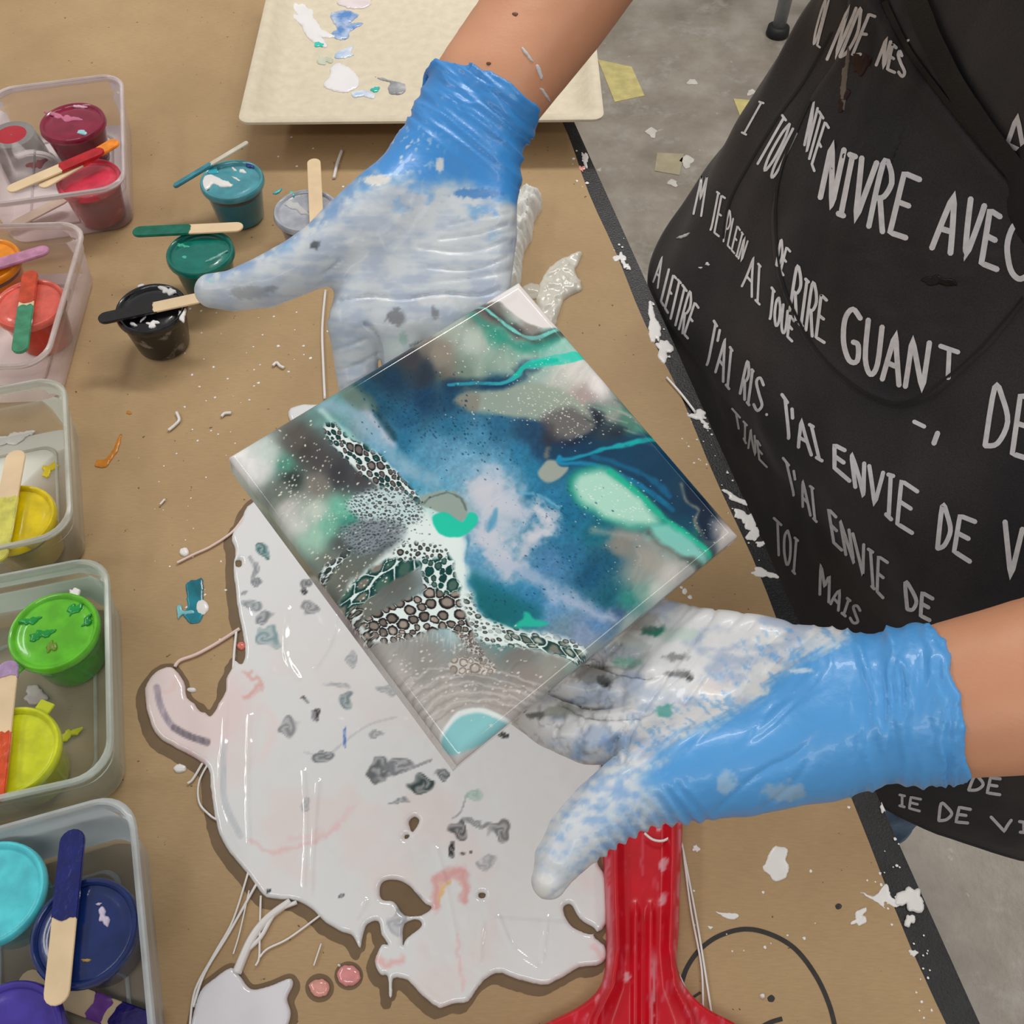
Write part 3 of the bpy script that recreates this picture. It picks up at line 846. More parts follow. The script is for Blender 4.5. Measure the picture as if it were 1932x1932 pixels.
def paint_canvas(x0, y0):
    # gentle domain warp so that nothing is ruled
    wx = (fbm(x0 / 60, y0 / 60, 3) - .5); wy = (fbm(x0 / 60 + 40, y0 / 60, 5) - .5)
    x = x0 + 26 * wx + 7 * (fbm(x0 / 17, y0 / 17, 81) - .5); y = y0 + 26 * wy + 7 * (fbm(x0 / 17 + 4, y0 / 17, 83) - .5)
    pts = np.array([
        (975,565,238,232,230),(1020,600,236,230,228),(1000,626,150,140,136),(930,590,120,116,112),(1040,640,110,190,175),(1000,655,90,165,148),(940,628,80,160,140),
        (850,630,172,184,174),(900,645,190,202,192),(950,685,156,180,166),(1000,676,168,194,184),(1060,655,160,212,198),(900,690,150,172,158),(1090,680,222,222,216),
        (800,652,124,118,110),(770,680,66,66,70),(835,675,148,140,128),(850,712,92,92,86),(880,705,120,140,126),(800,705,40,52,66),(720,700,36,64,78),
        (740,715,20,58,86),(700,735,24,78,104),(800,745,18,62,96),(760,785,30,92,128),(850,748,22,72,104),(930,735,20,72,104),(720,770,24,80,108),
        (1080,705,226,221,216),(1130,725,234,230,227),(1100,748,176,160,156),(1060,722,196,200,192),(1150,780,158,166,156),(1120,795,26,36,52),(1185,795,88,138,122),(1160,822,34,46,60),(1215,820,90,150,132),
        (1080,830,20,36,62),(1040,822,46,52,66),(1000,810,30,70,104),(1110,845,18,50,80),(1150,840,60,70,76),(1020,845,24,70,106),
        (850,800,42,114,150),(900,830,72,138,174),(830,850,92,152,186),(760,830,36,112,150),(940,800,38,102,138),(980,850,42,122,162),(950,870,84,152,188),(1000,880,36,126,166),
        (900,880,132,178,206),(850,890,112,166,196),(800,870,80,150,186),(740,850,62,146,182),(790,900,70,150,184),(880,860,110,168,200),(1010,930,36,118,158),(960,900,90,155,190),
        (920,920,212,210,219),(950,950,204,209,221),(940,892,152,188,212),(640,770,112,166,172),(690,792,150,182,196),(725,835,130,178,205),(765,880,104,170,202),(830,910,96,164,196),(670,748,104,128,118),(610,780,110,150,146),
        (560,830,96,90,86),(600,870,74,71,72),(640,895,60,60,66),(600,920,132,127,120),(500,860,206,218,212),(490,880,224,226,224),(535,880,84,150,132),(545,905,52,60,58),(575,850,70,66,64),(470,880,236,234,234),(450,870,240,238,237),(520,930,110,120,112),
        (600,965,196,206,196),(560,990,202,206,200),(640,962,112,186,162),(655,992,58,150,130),(590,1015,156,198,178),(540,960,198,198,194),(620,1000,120,186,164),
        (700,960,92,102,112),(680,1000,74,84,94),(640,1022,80,84,84),(620,1060,112,118,110),(650,1085,106,110,102),(590,1090,128,138,128),(720,930,88,92,98),(690,900,70,66,70),(720,1030,90,98,104),(700,1060,100,108,104),(670,1130,112,116,108),(740,1090,96,100,96),
        (780,1000,232,242,241),(820,1010,232,245,242),(760,985,206,226,228),(850,1030,236,245,245),(872,1065,226,240,241),(884,1125,226,240,241),(880,970,160,190,205),(800,965,200,230,226),(895,1170,222,236,236),
        (905,1000,110,166,202),(895,1055,84,150,190),(930,1080,100,160,196),(940,1115,44,130,170),(905,1105,60,142,182),(1000,1122,54,132,176),(1050,1150,100,152,196),(1040,1065,78,134,178),(1080,1045,42,112,152),(1115,1085,18,88,124),(1150,1125,18,94,116),(1185,1135,44,134,128),
        (1060,1005,46,122,162),(1030,945,40,126,170),(1080,965,24,110,150),(1130,1005,18,110,130),(1090,985,30,116,150),(1140,1060,20,90,120),(1210,1120,120,160,150),(1165,1160,60,90,130),(1130,1170,96,140,186),
        (912,1135,10,108,114),(930,1165,8,98,104),(960,1160,20,112,124),(1000,1150,46,126,166),(1060,1180,110,140,160),(1100,1195,132,152,184),(960,1185,60,140,140),
        (1100,870,24,108,148),(1180,862,14,78,112),(1250,900,10,54,82),(1240,940,16,72,102),(1150,850,16,60,92),(1210,850,20,64,96),(1290,920,60,66,66),(1270,940,22,52,74),(1305,950,16,36,60),(1330,1000,14,36,62),(1385,1010,232,227,224),(1352,1000,112,96,92),(1370,1020,200,196,194),
        (1300,1000,24,110,110),(1340,1040,60,80,90),(1170,1030,142,140,132),(1220,1062,166,162,154),(1262,1085,192,190,184),(1200,1092,152,158,152),(1310,1080,180,180,176),(1240,1120,196,200,194),(1190,1180,170,186,178),
        (700,1250,170,166,162),(800,1250,152,150,147),(900,1250,142,138,134),(1000,1290,146,139,133),(850,1320,176,171,166),(950,1330,174,167,162),(750,1300,188,183,179),(1050,1260,150,150,142),(1085,1255,150,170,160),(650,1220,120,116,112),(600,1160,80,84,82),(640,1180,60,64,66),
        (760,1340,186,181,178),(800,1390,196,192,190),(700,1290,184,180,177),(980,1240,128,126,122),(1010,1330,176,170,166),(850,1440,208,204,202),(900,1420,206,203,201),(960,1390,192,187,184),(1060,1300,160,160,152),(1120,1240,150,158,156)], float)
    num = np.zeros(x.shape + (3,)); den = np.zeros(x.shape)
    for p in pts:
        w = 1.0 / (((x - p[0]) ** 2 + (y - p[1]) ** 2) + 190) ** 2.0
        num += w[..., None] * p[2:5]; den += w
    c = num / den[..., None]
    # streaked flow lines
    st = fbm((x * .8 + y * .6) / 9 + 5 * wx, (y * .8 - x * .6) / 70, 9, 3) - .5
    c = c * (1 + 0.12 * st[..., None])
    mot = (fbm(x0 / 5, y0 / 5, 85, 3) - .5) * sstep(20, 70, c[..., 2] - c[..., 0])
    c = c * (1 + 0.22 * mot[..., None])

    def shape(c, poly, col, soft=3.0, alpha=1.0, wob=5.0, seed=1, smooth=True):
        poly = smooth_poly(poly, 5) if smooth else np.asarray(poly, float)
        lo = poly.min(0) - 40; hi = poly.max(0) + 40
        m = (x0 > lo[0]) & (x0 < hi[0]) & (y0 > lo[1]) & (y0 < hi[1])
        if not m.any(): return c
        xx = x0[m] + wob * (fbm(x0[m] / 22, y0[m] / 22, seed) - .5) * 2; yy = y0[m] + wob * (fbm(x0[m] / 22 + 9, y0[m] / 22, seed + 7) - .5) * 2
        s = sdf(xx, yy, poly)
        a = sstep(-soft, soft, s) * alpha
        c[m] = mixc(c[m], np.asarray(col, float), a); return c
    def line(c, path, width, col, soft=1.5, alpha=1.0, col2=None, wob=3.0, seed=2, w2=None):
        path = smooth_poly(path, 6, closed=False)
        lo = path.min(0) - 40; hi = path.max(0) + 40
        m = (x0 > lo[0]) & (x0 < hi[0]) & (y0 > lo[1]) & (y0 < hi[1])
        if not m.any(): return c
        xx = x0[m] + wob * (fbm(x0[m] / 18, y0[m] / 18, seed) - .5) * 2; yy = y0[m] + wob * (fbm(x0[m] / 18 + 9, y0[m] / 18, seed + 7) - .5) * 2
        d = np.full(xx.shape, 1e9); tt = np.zeros(xx.shape); n = len(path)
        for i in range(n - 1):
            ax, ay = path[i]; ex, ey = path[i + 1] - path[i]; l2 = ex * ex + ey * ey + 1e-9
            t = np.clip(((xx - ax) * ex + (yy - ay) * ey) / l2, 0, 1)
            dd = np.hypot(xx - ax - t * ex, yy - ay - t * ey)
            k = dd < d; d = np.where(k, dd, d); tt = np.where(k, (i + t) / (n - 1), tt)
        wd = (width + ((w2 if w2 is not None else width) - width) * tt) * (.55 + .9 * fbm(tt * 7 + seed, xx * 0 + seed, 3, 2))
        alpha = alpha * (.7 + .3 * sstep(.25, .5, fbm(xx / 16, yy / 16, seed + 4)))
        a = (1 - sstep(wd - soft, wd + soft, d)) * alpha
        cc = np.asarray(col, float)[None, :] if col2 is None else (np.asarray(col, float) * (1 - tt[:, None]) + np.asarray(col2, float) * tt[:, None])
        c[m] = mixc(c[m], cc, a); return c

    # dark rims first, then bright shapes
    c = line(c, [(880,572),(920,588),(955,612),(985,630),(1010,640),(1050,630),(1075,610)], 9, (66, 62, 62), 7, .8)
    c = shape(c, [(915,568),(950,545),(985,520),(1085,610),(1046,618),(1020,618),(990,606),(962,585),(940,570)], (240, 235, 233), 2.5, wob=2)
    c = line(c, [(885,570),(905,578),(930,594),(960,617),(985,632),(1006,638),(1028,633),(1060,618)], 3.0, (122, 214, 206), 1.6, wob=2)
    c = line(c, [(880,585),(915,612),(950,640),(1000,655),(1050,640)], 7, (40, 150, 130), 8, .65)
    c = shape(c, [(806,640),(850,640),(862,712),(846,714),(822,680)], (150, 140, 128), 14, .55)
    c = line(c, [(850,726),(905,724),(950,724),(975,712),(988,696),(1008,690)], 12, (16, 52, 84), 8, .7)
    c = shape(c, [(858,756),(880,743),(950,734),(1000,722),(1060,736),(1108,768),(1118,790),(1117,805),(1080,825),(1050,818),(1040,798),(960,786),(900,776)], (158, 172, 158), 7, .92, 4)
    c = shape(c, [(1020,790),(1070,770),(1116,790),(1116,806),(1078,828),(1046,826)], (96, 90, 92), 10, .75)
    c = shape(c, [(856,757),(875,746),(905,744),(900,774),(875,770)], (132, 124, 114), 8, .7)
    c = line(c, [(846,726),(905,723),(950,722),(974,709),(988,693),(1010,686),(1060,678),(1110,668)], 2.4, (36, 142, 172), 1.6, col2=(70, 224, 196), w2=9, wob=2)
    c = line(c, [(972,708),(988,692),(1012,686),(1050,680)], 4, (10, 200, 172), 2, .9, wob=2)
    # upper right streaks
    for k in range(26):
        a = rng.uniform(0, 1); bx = 1120 + 130 * a + rng.uniform(-25, 25); by = 765 + 70 * a + rng.uniform(-25, 30)
        c = line(c, [(bx, by), (bx + 22, by + 9), (bx + 46, by + 16)], rng.uniform(1, 3), [(190, 196, 188), (40, 60, 70), (120, 170, 150), (150, 140, 134)][k % 4], 2, .5, wob=1)
    # ribbons on the right
    c = shape(c, [(1040,842),(1090,838),(1160,828),(1235,820),(1300,890),(1320,940),(1300,1010),(1260,985),(1215,935),(1160,895),(1100,878),(1050,880)], (14, 62, 94), 10, .75)
    c = line(c, [(1052,868),(1100,860),(1140,846),(1175,840),(1240,826)], 4, (20, 138, 182), 2.6, col2=(16, 182, 176), wob=3)
    c = line(c, [(1056,862),(1060,874),(1100,874),(1150,886),(1195,910),(1235,935),(1268,962)], 4.5, (22, 140, 186), 3, col2=(10, 110, 150), wob=3)
    c = line(c, [(1120,862),(1180,880),(1230,905),(1262,935)], 5, (16, 104, 146), 4, .8, wob=3)
    c = line(c, [(1285,915),(1296,945),(1318,962),(1312,985),(1330,1010)], 3, (150, 140, 124), 4, .8)
    c = shape(c, [(1292,905),(1320,935),(1360,985),(1352,1020),(1330,1012),(1316,985),(1320,960),(1300,945)], (16, 34, 58), 5, .85)
    c = shape(c, [(1345,985),(1372,985),(1410,1010),(1395,1040),(1362,1040),(1350,1015)], (206, 200, 197), 16, .8)
    # mint ellipse and ribbon
    c = shape(c, [(1070,905),(1096,882),(1140,880),(1184,905),(1228,945),(1266,985),(1300,1015),(1240,1003),(1180,995),(1126,974),(1084,946)], (24, 150, 128), 9, .9)
    c = shape(c, [(1084,908),(1106,891),(1140,890),(1178,912),(1218,950),(1246,985),(1205,992),(1160,982),(1118,962),(1092,938)], (186, 231, 213), 14, .95)
    c = line(c, [(1150,890),(1185,915),(1225,950),(1262,985),(1310,1020),(1350,1058)], 5, (20, 190, 150), 4, .9, wob=2)
    c = shape(c, [(1216,1008),(1250,990),(1290,1008),(1350,1062),(1368,1090),(1330,1076),(1270,1052)], (136, 212, 200), 8, .92)
    c = line(c, [(1222,1004),(1238,1022),(1270,1045),(1310,1062),(1345,1082)], 6, (70, 64, 62), 7, .75)
    c = line(c, [(1120,1000),(1180,1010),(1230,1024),(1290,1064)], 6, (170, 168, 160), 8, .6)
    c = shape(c, [(1014,894),(1030,872),(1046,868),(1056,880),(1072,882),(1056,902),(1032,911)], (166, 172, 160), 3, .95, 3)
    c = line(c, [(1036,848),(1030,860)], 4, (128, 120, 110), 4, .8)
    # swoosh upper left
    c = line(c, [(610,764),(668,780),(712,826),(758,876),(820,908)], 12, (150, 184, 206), 12, .7)
    c = line(c, [(690,770),(716,806),(742,838)], 7, (196, 200, 216), 8, .75)
    c = line(c, [(672,728),(702,758),(722,796),(746,826)], 5, (20, 62, 76), 6, .8)
    c = shape(c, [(640,742),(668,728),(700,752),(712,776),(690,774),(660,758)], (104, 128, 120), 8, .7)
    c = line(c, [(640,800),(690,860),(735,905),(770,940),(800,955)], 4, (60, 150, 170), 5, .6)
    # lilac strokes in the middle
    lil = (206, 208, 220)
    c = line(c, [(900,915),(918,955),(905,1000),(925,1030)], 16, lil, 13, .8, wob=16)
    c = line(c, [(945,905),(958,945),(985,968),(1016,960),(1036,988),(1002,1014),(984,1040)], 15, lil, 11, .8, wob=22, seed=14)
    c = line(c, [(930,900),(965,930),(975,980),(950,1010),(945,1040)], 16, (196, 206, 222), 15, .6, wob=24, seed=33)
    c = line(c, [(1010,955),(1040,985),(1030,1000),(1000,1012)], 6, (222, 220, 228), 6, .7, wob=10, seed=35)
    c = line(c, [(925,1010),(935,1045),(962,1070)], 22, lil, 14, .8, wob=20, seed=41)
    c = line(c, [(950,1068),(985,1078),(1030,1108),(1090,1138),(1150,1166)], 13, (186, 196, 220), 12, .7, wob=12, seed=43)
    c = shape(c, [(926,968),(940,960),(936,990),(922,1002)], (64, 150, 190), 5, .7)
    c = line(c, [(985,928),(1020,936),(1054,958)], 2.5, (120, 190, 220), 3, .7)
    # lower blue field
    c = shape(c, [(884,1090),(900,1080),(930,1104),(980,1128),(1020,1156),(1000,1176),(950,1176),(915,1160),(894,1128)], (8, 104, 116), 16, .8)
    c = shape(c, [(968,1182),(984,1168),(990,1154),(1012,1166),(1036,1176),(1010,1182)], (34, 192, 166), 3.5, .9)
    c = line(c, [(884,1010),(880,1070),(890,1120),(910,1160)], 3, (40, 120, 160), 3, .6)
    # white web ground
    webg = (230, 243, 242)
    c = shape(c, [(735,930),(790,960),(818,985),(850,1005),(876,1010),(880,1070),(888,1120),(905,1160),(960,1188),(1040,1196),(1098,1226),(1090,1246),(1000,1222),(900,1205),(860,1130),(850,1080),(820,1050),(780,1045),(700,1090),(650,1150),(632,1150),(680,1085),(740,1035),(770,1010),(720,985),(680,960)], webg, 9, .93, 8)
    c = line(c, [(606,776),(660,822),(720,872),(778,936),(812,962)], 4, (190, 226, 222), 5, .85)
    c = shape(c, [(618,785),(660,815),(720,868),(770,930),(740,940),(690,890),(640,850)], (150, 205, 200), 8, .6)
    # sage bump and turquoise drop
    c = shape(c, [(790,940),(812,930),(850,924),(872,938),(884,964),(872,984),(846,974),(820,962),(800,955)], (150, 166, 158), 3, .95)
    c = line(c, [(800,950),(812,938),(840,930),(868,938),(880,962)], 1.6, (86, 106, 104), 1.8, .8)
    c = shape(c, [(815,976),(840,966),(860,978),(874,984),(886,966),(900,972),(898,988),(880,1008),(852,1013),(826,1004)], (26, 204, 172), 2.4, .97, 2)
    # bottom oval
    c = shape(c, [(826,1412),(838,1372),(866,1342),(910,1336),(950,1352),(976,1372),(930,1408),(880,1436),(845,1440)], (226, 236, 236), 3, .95, 2)
    c = shape(c, [(822,1424),(842,1380),(868,1352),(908,1346),(944,1360),(962,1374),(920,1404),(872,1424),(840,1434)], (134, 198, 204), 4, .95, 2)
    c = shape(c, [(800,1440),(850,1425),(930,1404),(985,1370),(960,1440),(860,1500)], (204, 200, 198), 5, .92, 3)
    for k in range(11):
        r = 14 + 8.5 * k
        c = line(c, [(800 - .6 * r, 1420 - 1.2 * r), (840 - .35 * r, 1362 - 1.05 * r), (890, 1340 - 0.9 * r), (950 + .4 * r, 1345 - .7 * r), (1000 + .8 * r, 1362 - .5 * r)], 2.2, (206, 201, 197) if k % 2 else (150, 145, 141), 2.4, .55, wob=8, seed=20 + k)
    return c

def add_cells(c, x0, y0, region, spacing, seed, web=(228, 242, 241), ring=(26, 22, 24), core=(140, 130, 120), core2=None, tight=0.13, maxr=1.25, soft=7, stretch=(1, 1, 0), keep=1.0):
    """lacing: cells with dark rings in a white web inside a region"""
    r = random.Random(seed)
    poly = smooth_poly(region, 4)
    lo = poly.min(0) - 12; hi = poly.max(0) + 12
    m = (x0 > lo[0]) & (x0 < hi[0]) & (y0 > lo[1]) & (y0 < hi[1])
    xx, yy = x0[m], y0[m]
    xx = xx + 5 * (fbm(xx / 14, yy / 14, seed) - .5); yy = yy + 5 * (fbm(xx / 14 + 5, yy / 14, seed + 3) - .5)
    s = sdf(xx, yy, poly)
    mask = sstep(-soft, soft * .3, s + 8 * (fbm(xx / 10, yy / 10, seed + 9) - .5))
    pts = []
    tries = 0
    while tries < 5000:
        tries += 1
        px, py = r.uniform(lo[0], hi[0]), r.uniform(lo[1], hi[1])
        sp = spacing(px, py) * r.choice((.62, .8, 1.0, 1.0, 1.35))
        if sp <= 0: continue
        if all((px - q[0]) ** 2 + (py - q[1]) ** 2 > (0.5 * (sp + q[2])) ** 2 for q in pts): pts.append((px, py, sp))
    ca, sa = math.cos(stretch[2]), math.sin(stretch[2])
    f1 = np.full(xx.shape, 9.0); f2 = np.full(xx.shape, 9.0); idx = np.zeros(xx.shape, int)
    for k, (px, py, sp) in enumerate(pts):
        dx, dy = xx - px, yy - py
        f = np.hypot((dx * ca + dy * sa) / stretch[0], (-dx * sa + dy * ca) / stretch[1]) / (sp * .5)
        n = f < f1
        f2 = np.where(n, f1, np.minimum(f2, f)); idx = np.where(n, k, idx); f1 = np.where(n, f, f1)
    e = np.minimum(f2 - f1, (maxr - f1) * 1.3)
    rr = np.array([r.random() for _ in pts])[idx]
    inn = sstep(tight * .7, tight * 1.5, e)
    ctr = sstep(.24 + tight, .95, e)
    cc = np.asarray(core, float)[None] * (0.78 + 0.5 * rr[:, None])
    if core2 is not None: cc = np.where((rr > .45)[:, None], cc, np.asarray(core2, float)[None] * (0.8 + 0.4 * rr[:, None]))
    cell = np.asarray(ring, float)[None] * (1 - ctr[:, None]) + cc * ctr[:, None]
    out = np.asarray(web, float)[None] * (1 - inn[:, None]) + cell * inn[:, None]
    gate = (rr * 7919 % 1.0 < keep) | (inn < .5)
    a = mask * np.where(gate, 1, 0.25)
    c[m] = mixc(c[m], out, a)
    return c

cc = paint_canvas(PX, PY)
def sp_a(x, y): return 9 + 7 * math.exp(-((x - 700) ** 2 + (y - 870) ** 2) / 1400)
cc = add_cells(cc, PX, PY, [(628,800),(656,826),(700,850),(748,892),(786,938),(790,962),(765,958),(735,925),(700,905),(668,880),(640,850),(612,812)], sp_a, 5, ring=(16, 24, 28), core=(100, 92, 90), core2=(16, 84, 82), tight=.12, stretch=(1.25, .85, .9))
cc = add_cells(cc, PX, PY, [(720,925),(760,935),(792,965),(770,985),(720,990),(680,975),(660,950),(690,935)], lambda x, y: 6.5, 6, web=(196, 222, 224), core=(120, 122, 120), tight=.2, maxr=1.0, soft=16, keep=.8, stretch=(1.2, .85, .2))
cc = add_cells(cc, PX, PY, [(650,1000),(720,985),(760,1000),(720,1025),(680,1040)], lambda x, y: 6, 16, web=(130, 142, 150), core=(96, 104, 108), ring=(60, 66, 74), tight=.2, maxr=.9, soft=16, keep=.6, stretch=(1.3, .8, -.4))
def sp_b(x, y):
    return 11 + 20 * math.exp(-((x - 835) ** 2 + (y - 1140) ** 2) / 1600) + 10 * math.exp(-((x - 760) ** 2 + (y - 1150) ** 2) / 2200) + 8 * math.exp(-((x - 690) ** 2 + (y - 1170) ** 2) / 1600)
cc = add_cells(cc, PX, PY, [(815,1050),(842,1046),(850,1080),(862,1110),(872,1150),(892,1200),(880,1215),(850,1185),(800,1190),(760,1205),(715,1210),(680,1206),(668,1190),(700,1165),(740,1145),(780,1128),(802,1120),(800,1080)], sp_b, 8, ring=(24, 20, 22), core=(140, 130, 120), tight=.075, stretch=(1.15, .95, .3))
cc = add_cells(cc, PX, PY, [(795,1055),(822,1042),(846,1050),(860,1090),(866,1112),(838,1118),(806,1092)], lambda x, y: 17, 9, ring=(2, 62, 60), core=(66, 92, 84), core2=(0, 76, 72), tight=.10, stretch=(.9, 1.15, .3))
cc = add_cells(cc, PX, PY, [(638,1140),(676,1098),(720,1062),(764,1052),(790,1064),(770,1078),(730,1100),(690,1130),(660,1160),(645,1165)], lambda x, y: 26, 10, ring=(0, 60, 58), core=(120, 116, 106), core2=(70, 108, 96), tight=.07, stretch=(1.9, .7, -.75))
cc = add_cells(cc, PX, PY, [(744,1040),(780,1026),(826,1032),(846,1040),(826,1052),(790,1050),(760,1056)], lambda x, y: 11, 11, ring=(18, 30, 32), core=(110, 104, 98), tight=.17, maxr=1.0)
cc = add_cells(cc, PX, PY, [(588,1105),(616,1070),(650,1045),(662,1036),(640,1062),(616,1092),(600,1112)], lambda x, y: 12, 12, ring=(22, 40, 48), core=(70, 76, 76), tight=.2, stretch=(1.5, .8, -.8))
cc = add_cells(cc, PX, PY, [(640,1170),(680,1150),(672,1200),(700,1215),(660,1230),(640,1215),(622,1190)], lambda x, y: 20, 13, ring=(20, 18, 20), core=(104, 100, 94), tight=.07, stretch=(1.5, .75, -.7))
cc = add_cells(cc, PX, PY, [(884,1120),(900,1160),(950,1186),(1000,1196),(1060,1206),(1100,1228),(1095,1240),(1040,1226),(980,1216),(930,1212),(905,1200),(882,1150)], lambda x, y: 9 + 5 * (x > 960), 14, ring=(24, 40, 42), core=(128, 128, 120), tight=.2, maxr=1.05, soft=10, keep=.8, stretch=(1.3, .85, .35))
cc = add_cells(cc, PX, PY, [(960,1198),(1010,1204),(1060,1214),(1106,1240),(1102,1256),(1060,1236),(1010,1222),(960,1210)], lambda x, y: 20, 15, ring=(30, 66, 64), core=(146, 150, 140), tight=.10, stretch=(1.9, .7, .45))
cc = add_cells(cc, PX, PY, [(862,1195),(892,1205),(905,1225),(925,1255),(918,1258),(900,1240),(880,1222)], lambda x, y: 7, 17, web=(196, 196, 192), ring=(70, 62, 58), core=(132, 124, 118), tight=.2, soft=6, keep=.8)
cc = add_cells(cc, PX, PY, [(848,1252),(870,1240),(905,1246),(935,1262),(920,1270),(885,1268),(860,1270)], lambda x, y: 14, 18, web=(200, 196, 191), ring=(128, 120, 114), core=(192, 184, 174), tight=.13, soft=5)
# pale fringe under the big cells
for k in range(46):
    x1 = rng.uniform(690, 900); y1 = 1196 + rng.uniform(-4, 14) + (x1 > 850) * 14; ln = rng.uniform(6, 28)
    m = (abs(PX - x1 - 4) < 14) & (PY > y1 - 4) & (PY < y1 + ln + 4)
    if m.any():
        d = np.abs(PX[m] - x1 - (PY[m] - y1) * .12 * math.sin(k)); a = (1 - sstep(.3, 1.6, d)) * .45 * (1 - np.clip((PY[m] - y1) / ln, 0, 1))
        cc[m] = mixc(cc[m], np.array((216., 214, 210)), a)
# speckles: (centre, spread, count, colour, size, stretch angle)
def specks(c, boxes, n, col, smin, smax, stretch, ang, amin, amax, seed):
    r = random.Random(seed)
    k = 0
    while k < n:
        bx = boxes[r.randrange(len(boxes))]
        px = r.gauss(bx[0], bx[2]); py = r.gauss(bx[1], bx[3]); k += 1
        s = r.uniform(smin, smax); a = ang + r.gauss(0, .25); al = r.uniform(amin, amax)
        q = (P(px, py, 0) - CAM); q /= np.linalg.norm(q)
        hit = CAM + q * (((cL - CAM) @ cN) / (q @ cN))
        g_ = ia @ ib; w_ = hit - cL; pa, pb = w_ @ ia, w_ @ ib
        u = (pa - g_ * pb) / (1 - g_ * g_); v = (pb - g_ * pa) / (1 - g_ * g_)
        iu = int(round(u / LA * (NF - 1))) + 9; iv = int(round(v / LB_ * (NF - 1))) + 9
        R = int(s * stretch * 1.2) + 2
        a0, a1, b0, b1 = max(iu - R, 0), min(iu + R + 1, c.shape[0]), max(iv - R, 0), min(iv + R + 1, c.shape[1])
        if a0 >= a1 or b0 >= b1: continue
        dx = PX[a0:a1, b0:b1] - px; dy = PY[a0:a1, b0:b1] - py
        e = np.hypot((dx * math.cos(a) + dy * math.sin(a)) / stretch, -dx * math.sin(a) + dy * math.cos(a)) / s
        w = (1 - sstep(.5, 1.15, e)) * al
        c[a0:a1, b0:b1] = mixc(c[a0:a1, b0:b1], np.asarray(col, float), w)
    return c
cc = specks(cc, [(930,660,60,30),(1040,720,60,30),(1080,760,50,25),(1100,800,30,20),(1000,770,60,15)], 430, (243, 240, 232), .6, 1.3, 1.5, .5, .5, 1, 1)
cc = specks(cc, [(590,880,50,50),(620,960,50,40),(570,930,40,40),(650,1060,45,35),(680,1110,30,30)], 330, (238, 236, 220), .7, 1.8, 1.7, -.9, .5, 1, 2)
cc = specks(cc, [(1140,930,40,22),(1190,960,40,18)], 110, (244, 248, 242), .6, 1.4, 1.8, .3, .5, 1, 3)
cc = specks(cc, [(1200,1060,60,25),(1320,1000,20,20),(900,640,50,40)], 90, (236, 236, 230), .6, 1.3, 1.5, .5, .4, .9, 4)
cc = specks(cc, [(850,1290,70,40),(960,1290,60,35),(780,1280,40,40),(900,1240,60,40)], 170, (226, 220, 212), .8, 2.6, 1.7, -.5, .4, .9, 5)
cc = specks(cc, [(760,770,45,35),(860,800,60,25),(900,850,50,22),(820,760,50,30)], 300, (14, 54, 84), .8, 2.1, 1.6, .9, .35, .8, 6)
cc = specks(cc, [(1070,1030,45,35),(1110,1090,40,30),(960,1130,45,20),(1050,960,40,20)], 230, (14, 66, 98), .8, 1.9, 1.9, .7, .3, .7, 7)
cc = specks(cc, [(720,990,40,25),(760,960,30,20),(740,1010,30,15)], 150, (40, 48, 56), .8, 2.0, 1.4, -.3, .4, .85, 8)
cc = specks(cc, [(960,940,50,40),(930,1040,30,40)], 50, (60, 130, 170), .7, 1.4, 1.3, .7, .3, .7, 9)

canvas_m = pm('glossy_poured_acrylic', (200, 200, 200), rough=0.07, attr=True, coat=0.0, spec=0.5)
n1, n2 = CV.shape[:2]
ids = np.arange(n1 * n2).reshape(n1, n2)
fc = np.stack([ids[:-1, :-1], ids[1:, :-1], ids[1:, 1:], ids[:-1, 1:]], -1).reshape(-1, 4)
cc_lin = lin(np.clip(cc, 0, 255).reshape(-1, 3) / 255.0 + 1e-9)
canvas_c = (cL + cR) / 2
painting = empty('poured_painting', tuple(canvas_c - cN * EDEP))
tag(painting, 'square canvas poured with teal, navy, white and grey glossy paint', 'painting')
mesh_obj('painted_canvas', CV.reshape(-1, 3), fc, canvas_m, painting, True, cc_lin)
# wooden stretcher bars on the back
barw = 0.018
bar_m = pm('pine_stretcher', (206, 178, 132), rough=0.7, scale=30)
back = pm('raw_canvas_back', (224, 218, 204), rough=0.8)
cxv, cyv, czv = Vector(ia), Vector(ib - (ib @ ia) * ia).normalized(), Vector(cN)
cc3 = Vector(canvas_c) - czv * (EDEP - 0.0045)
for sgn in (-1, 1):
    bm_obj('stretcher_bar', box_bm(cc3 + cxv * sgn * (LA / 2 - barw / 2), cxv, cyv, czv, barw, LB_ * 0.985, 0.008), bar_m, painting)
    bm_obj('stretcher_bar', box_bm(cc3 + cyv * sgn * (LB_ / 2 - barw / 2), cxv, cyv, czv, LA * 0.74, barw, 0.008), bar_m, painting)
bm_obj('canvas_back', box_bm(Vector(canvas_c) - czv * 0.006, cxv, cyv, czv, LA * 0.97, LB_ * 0.97, 0.001), back, painting)
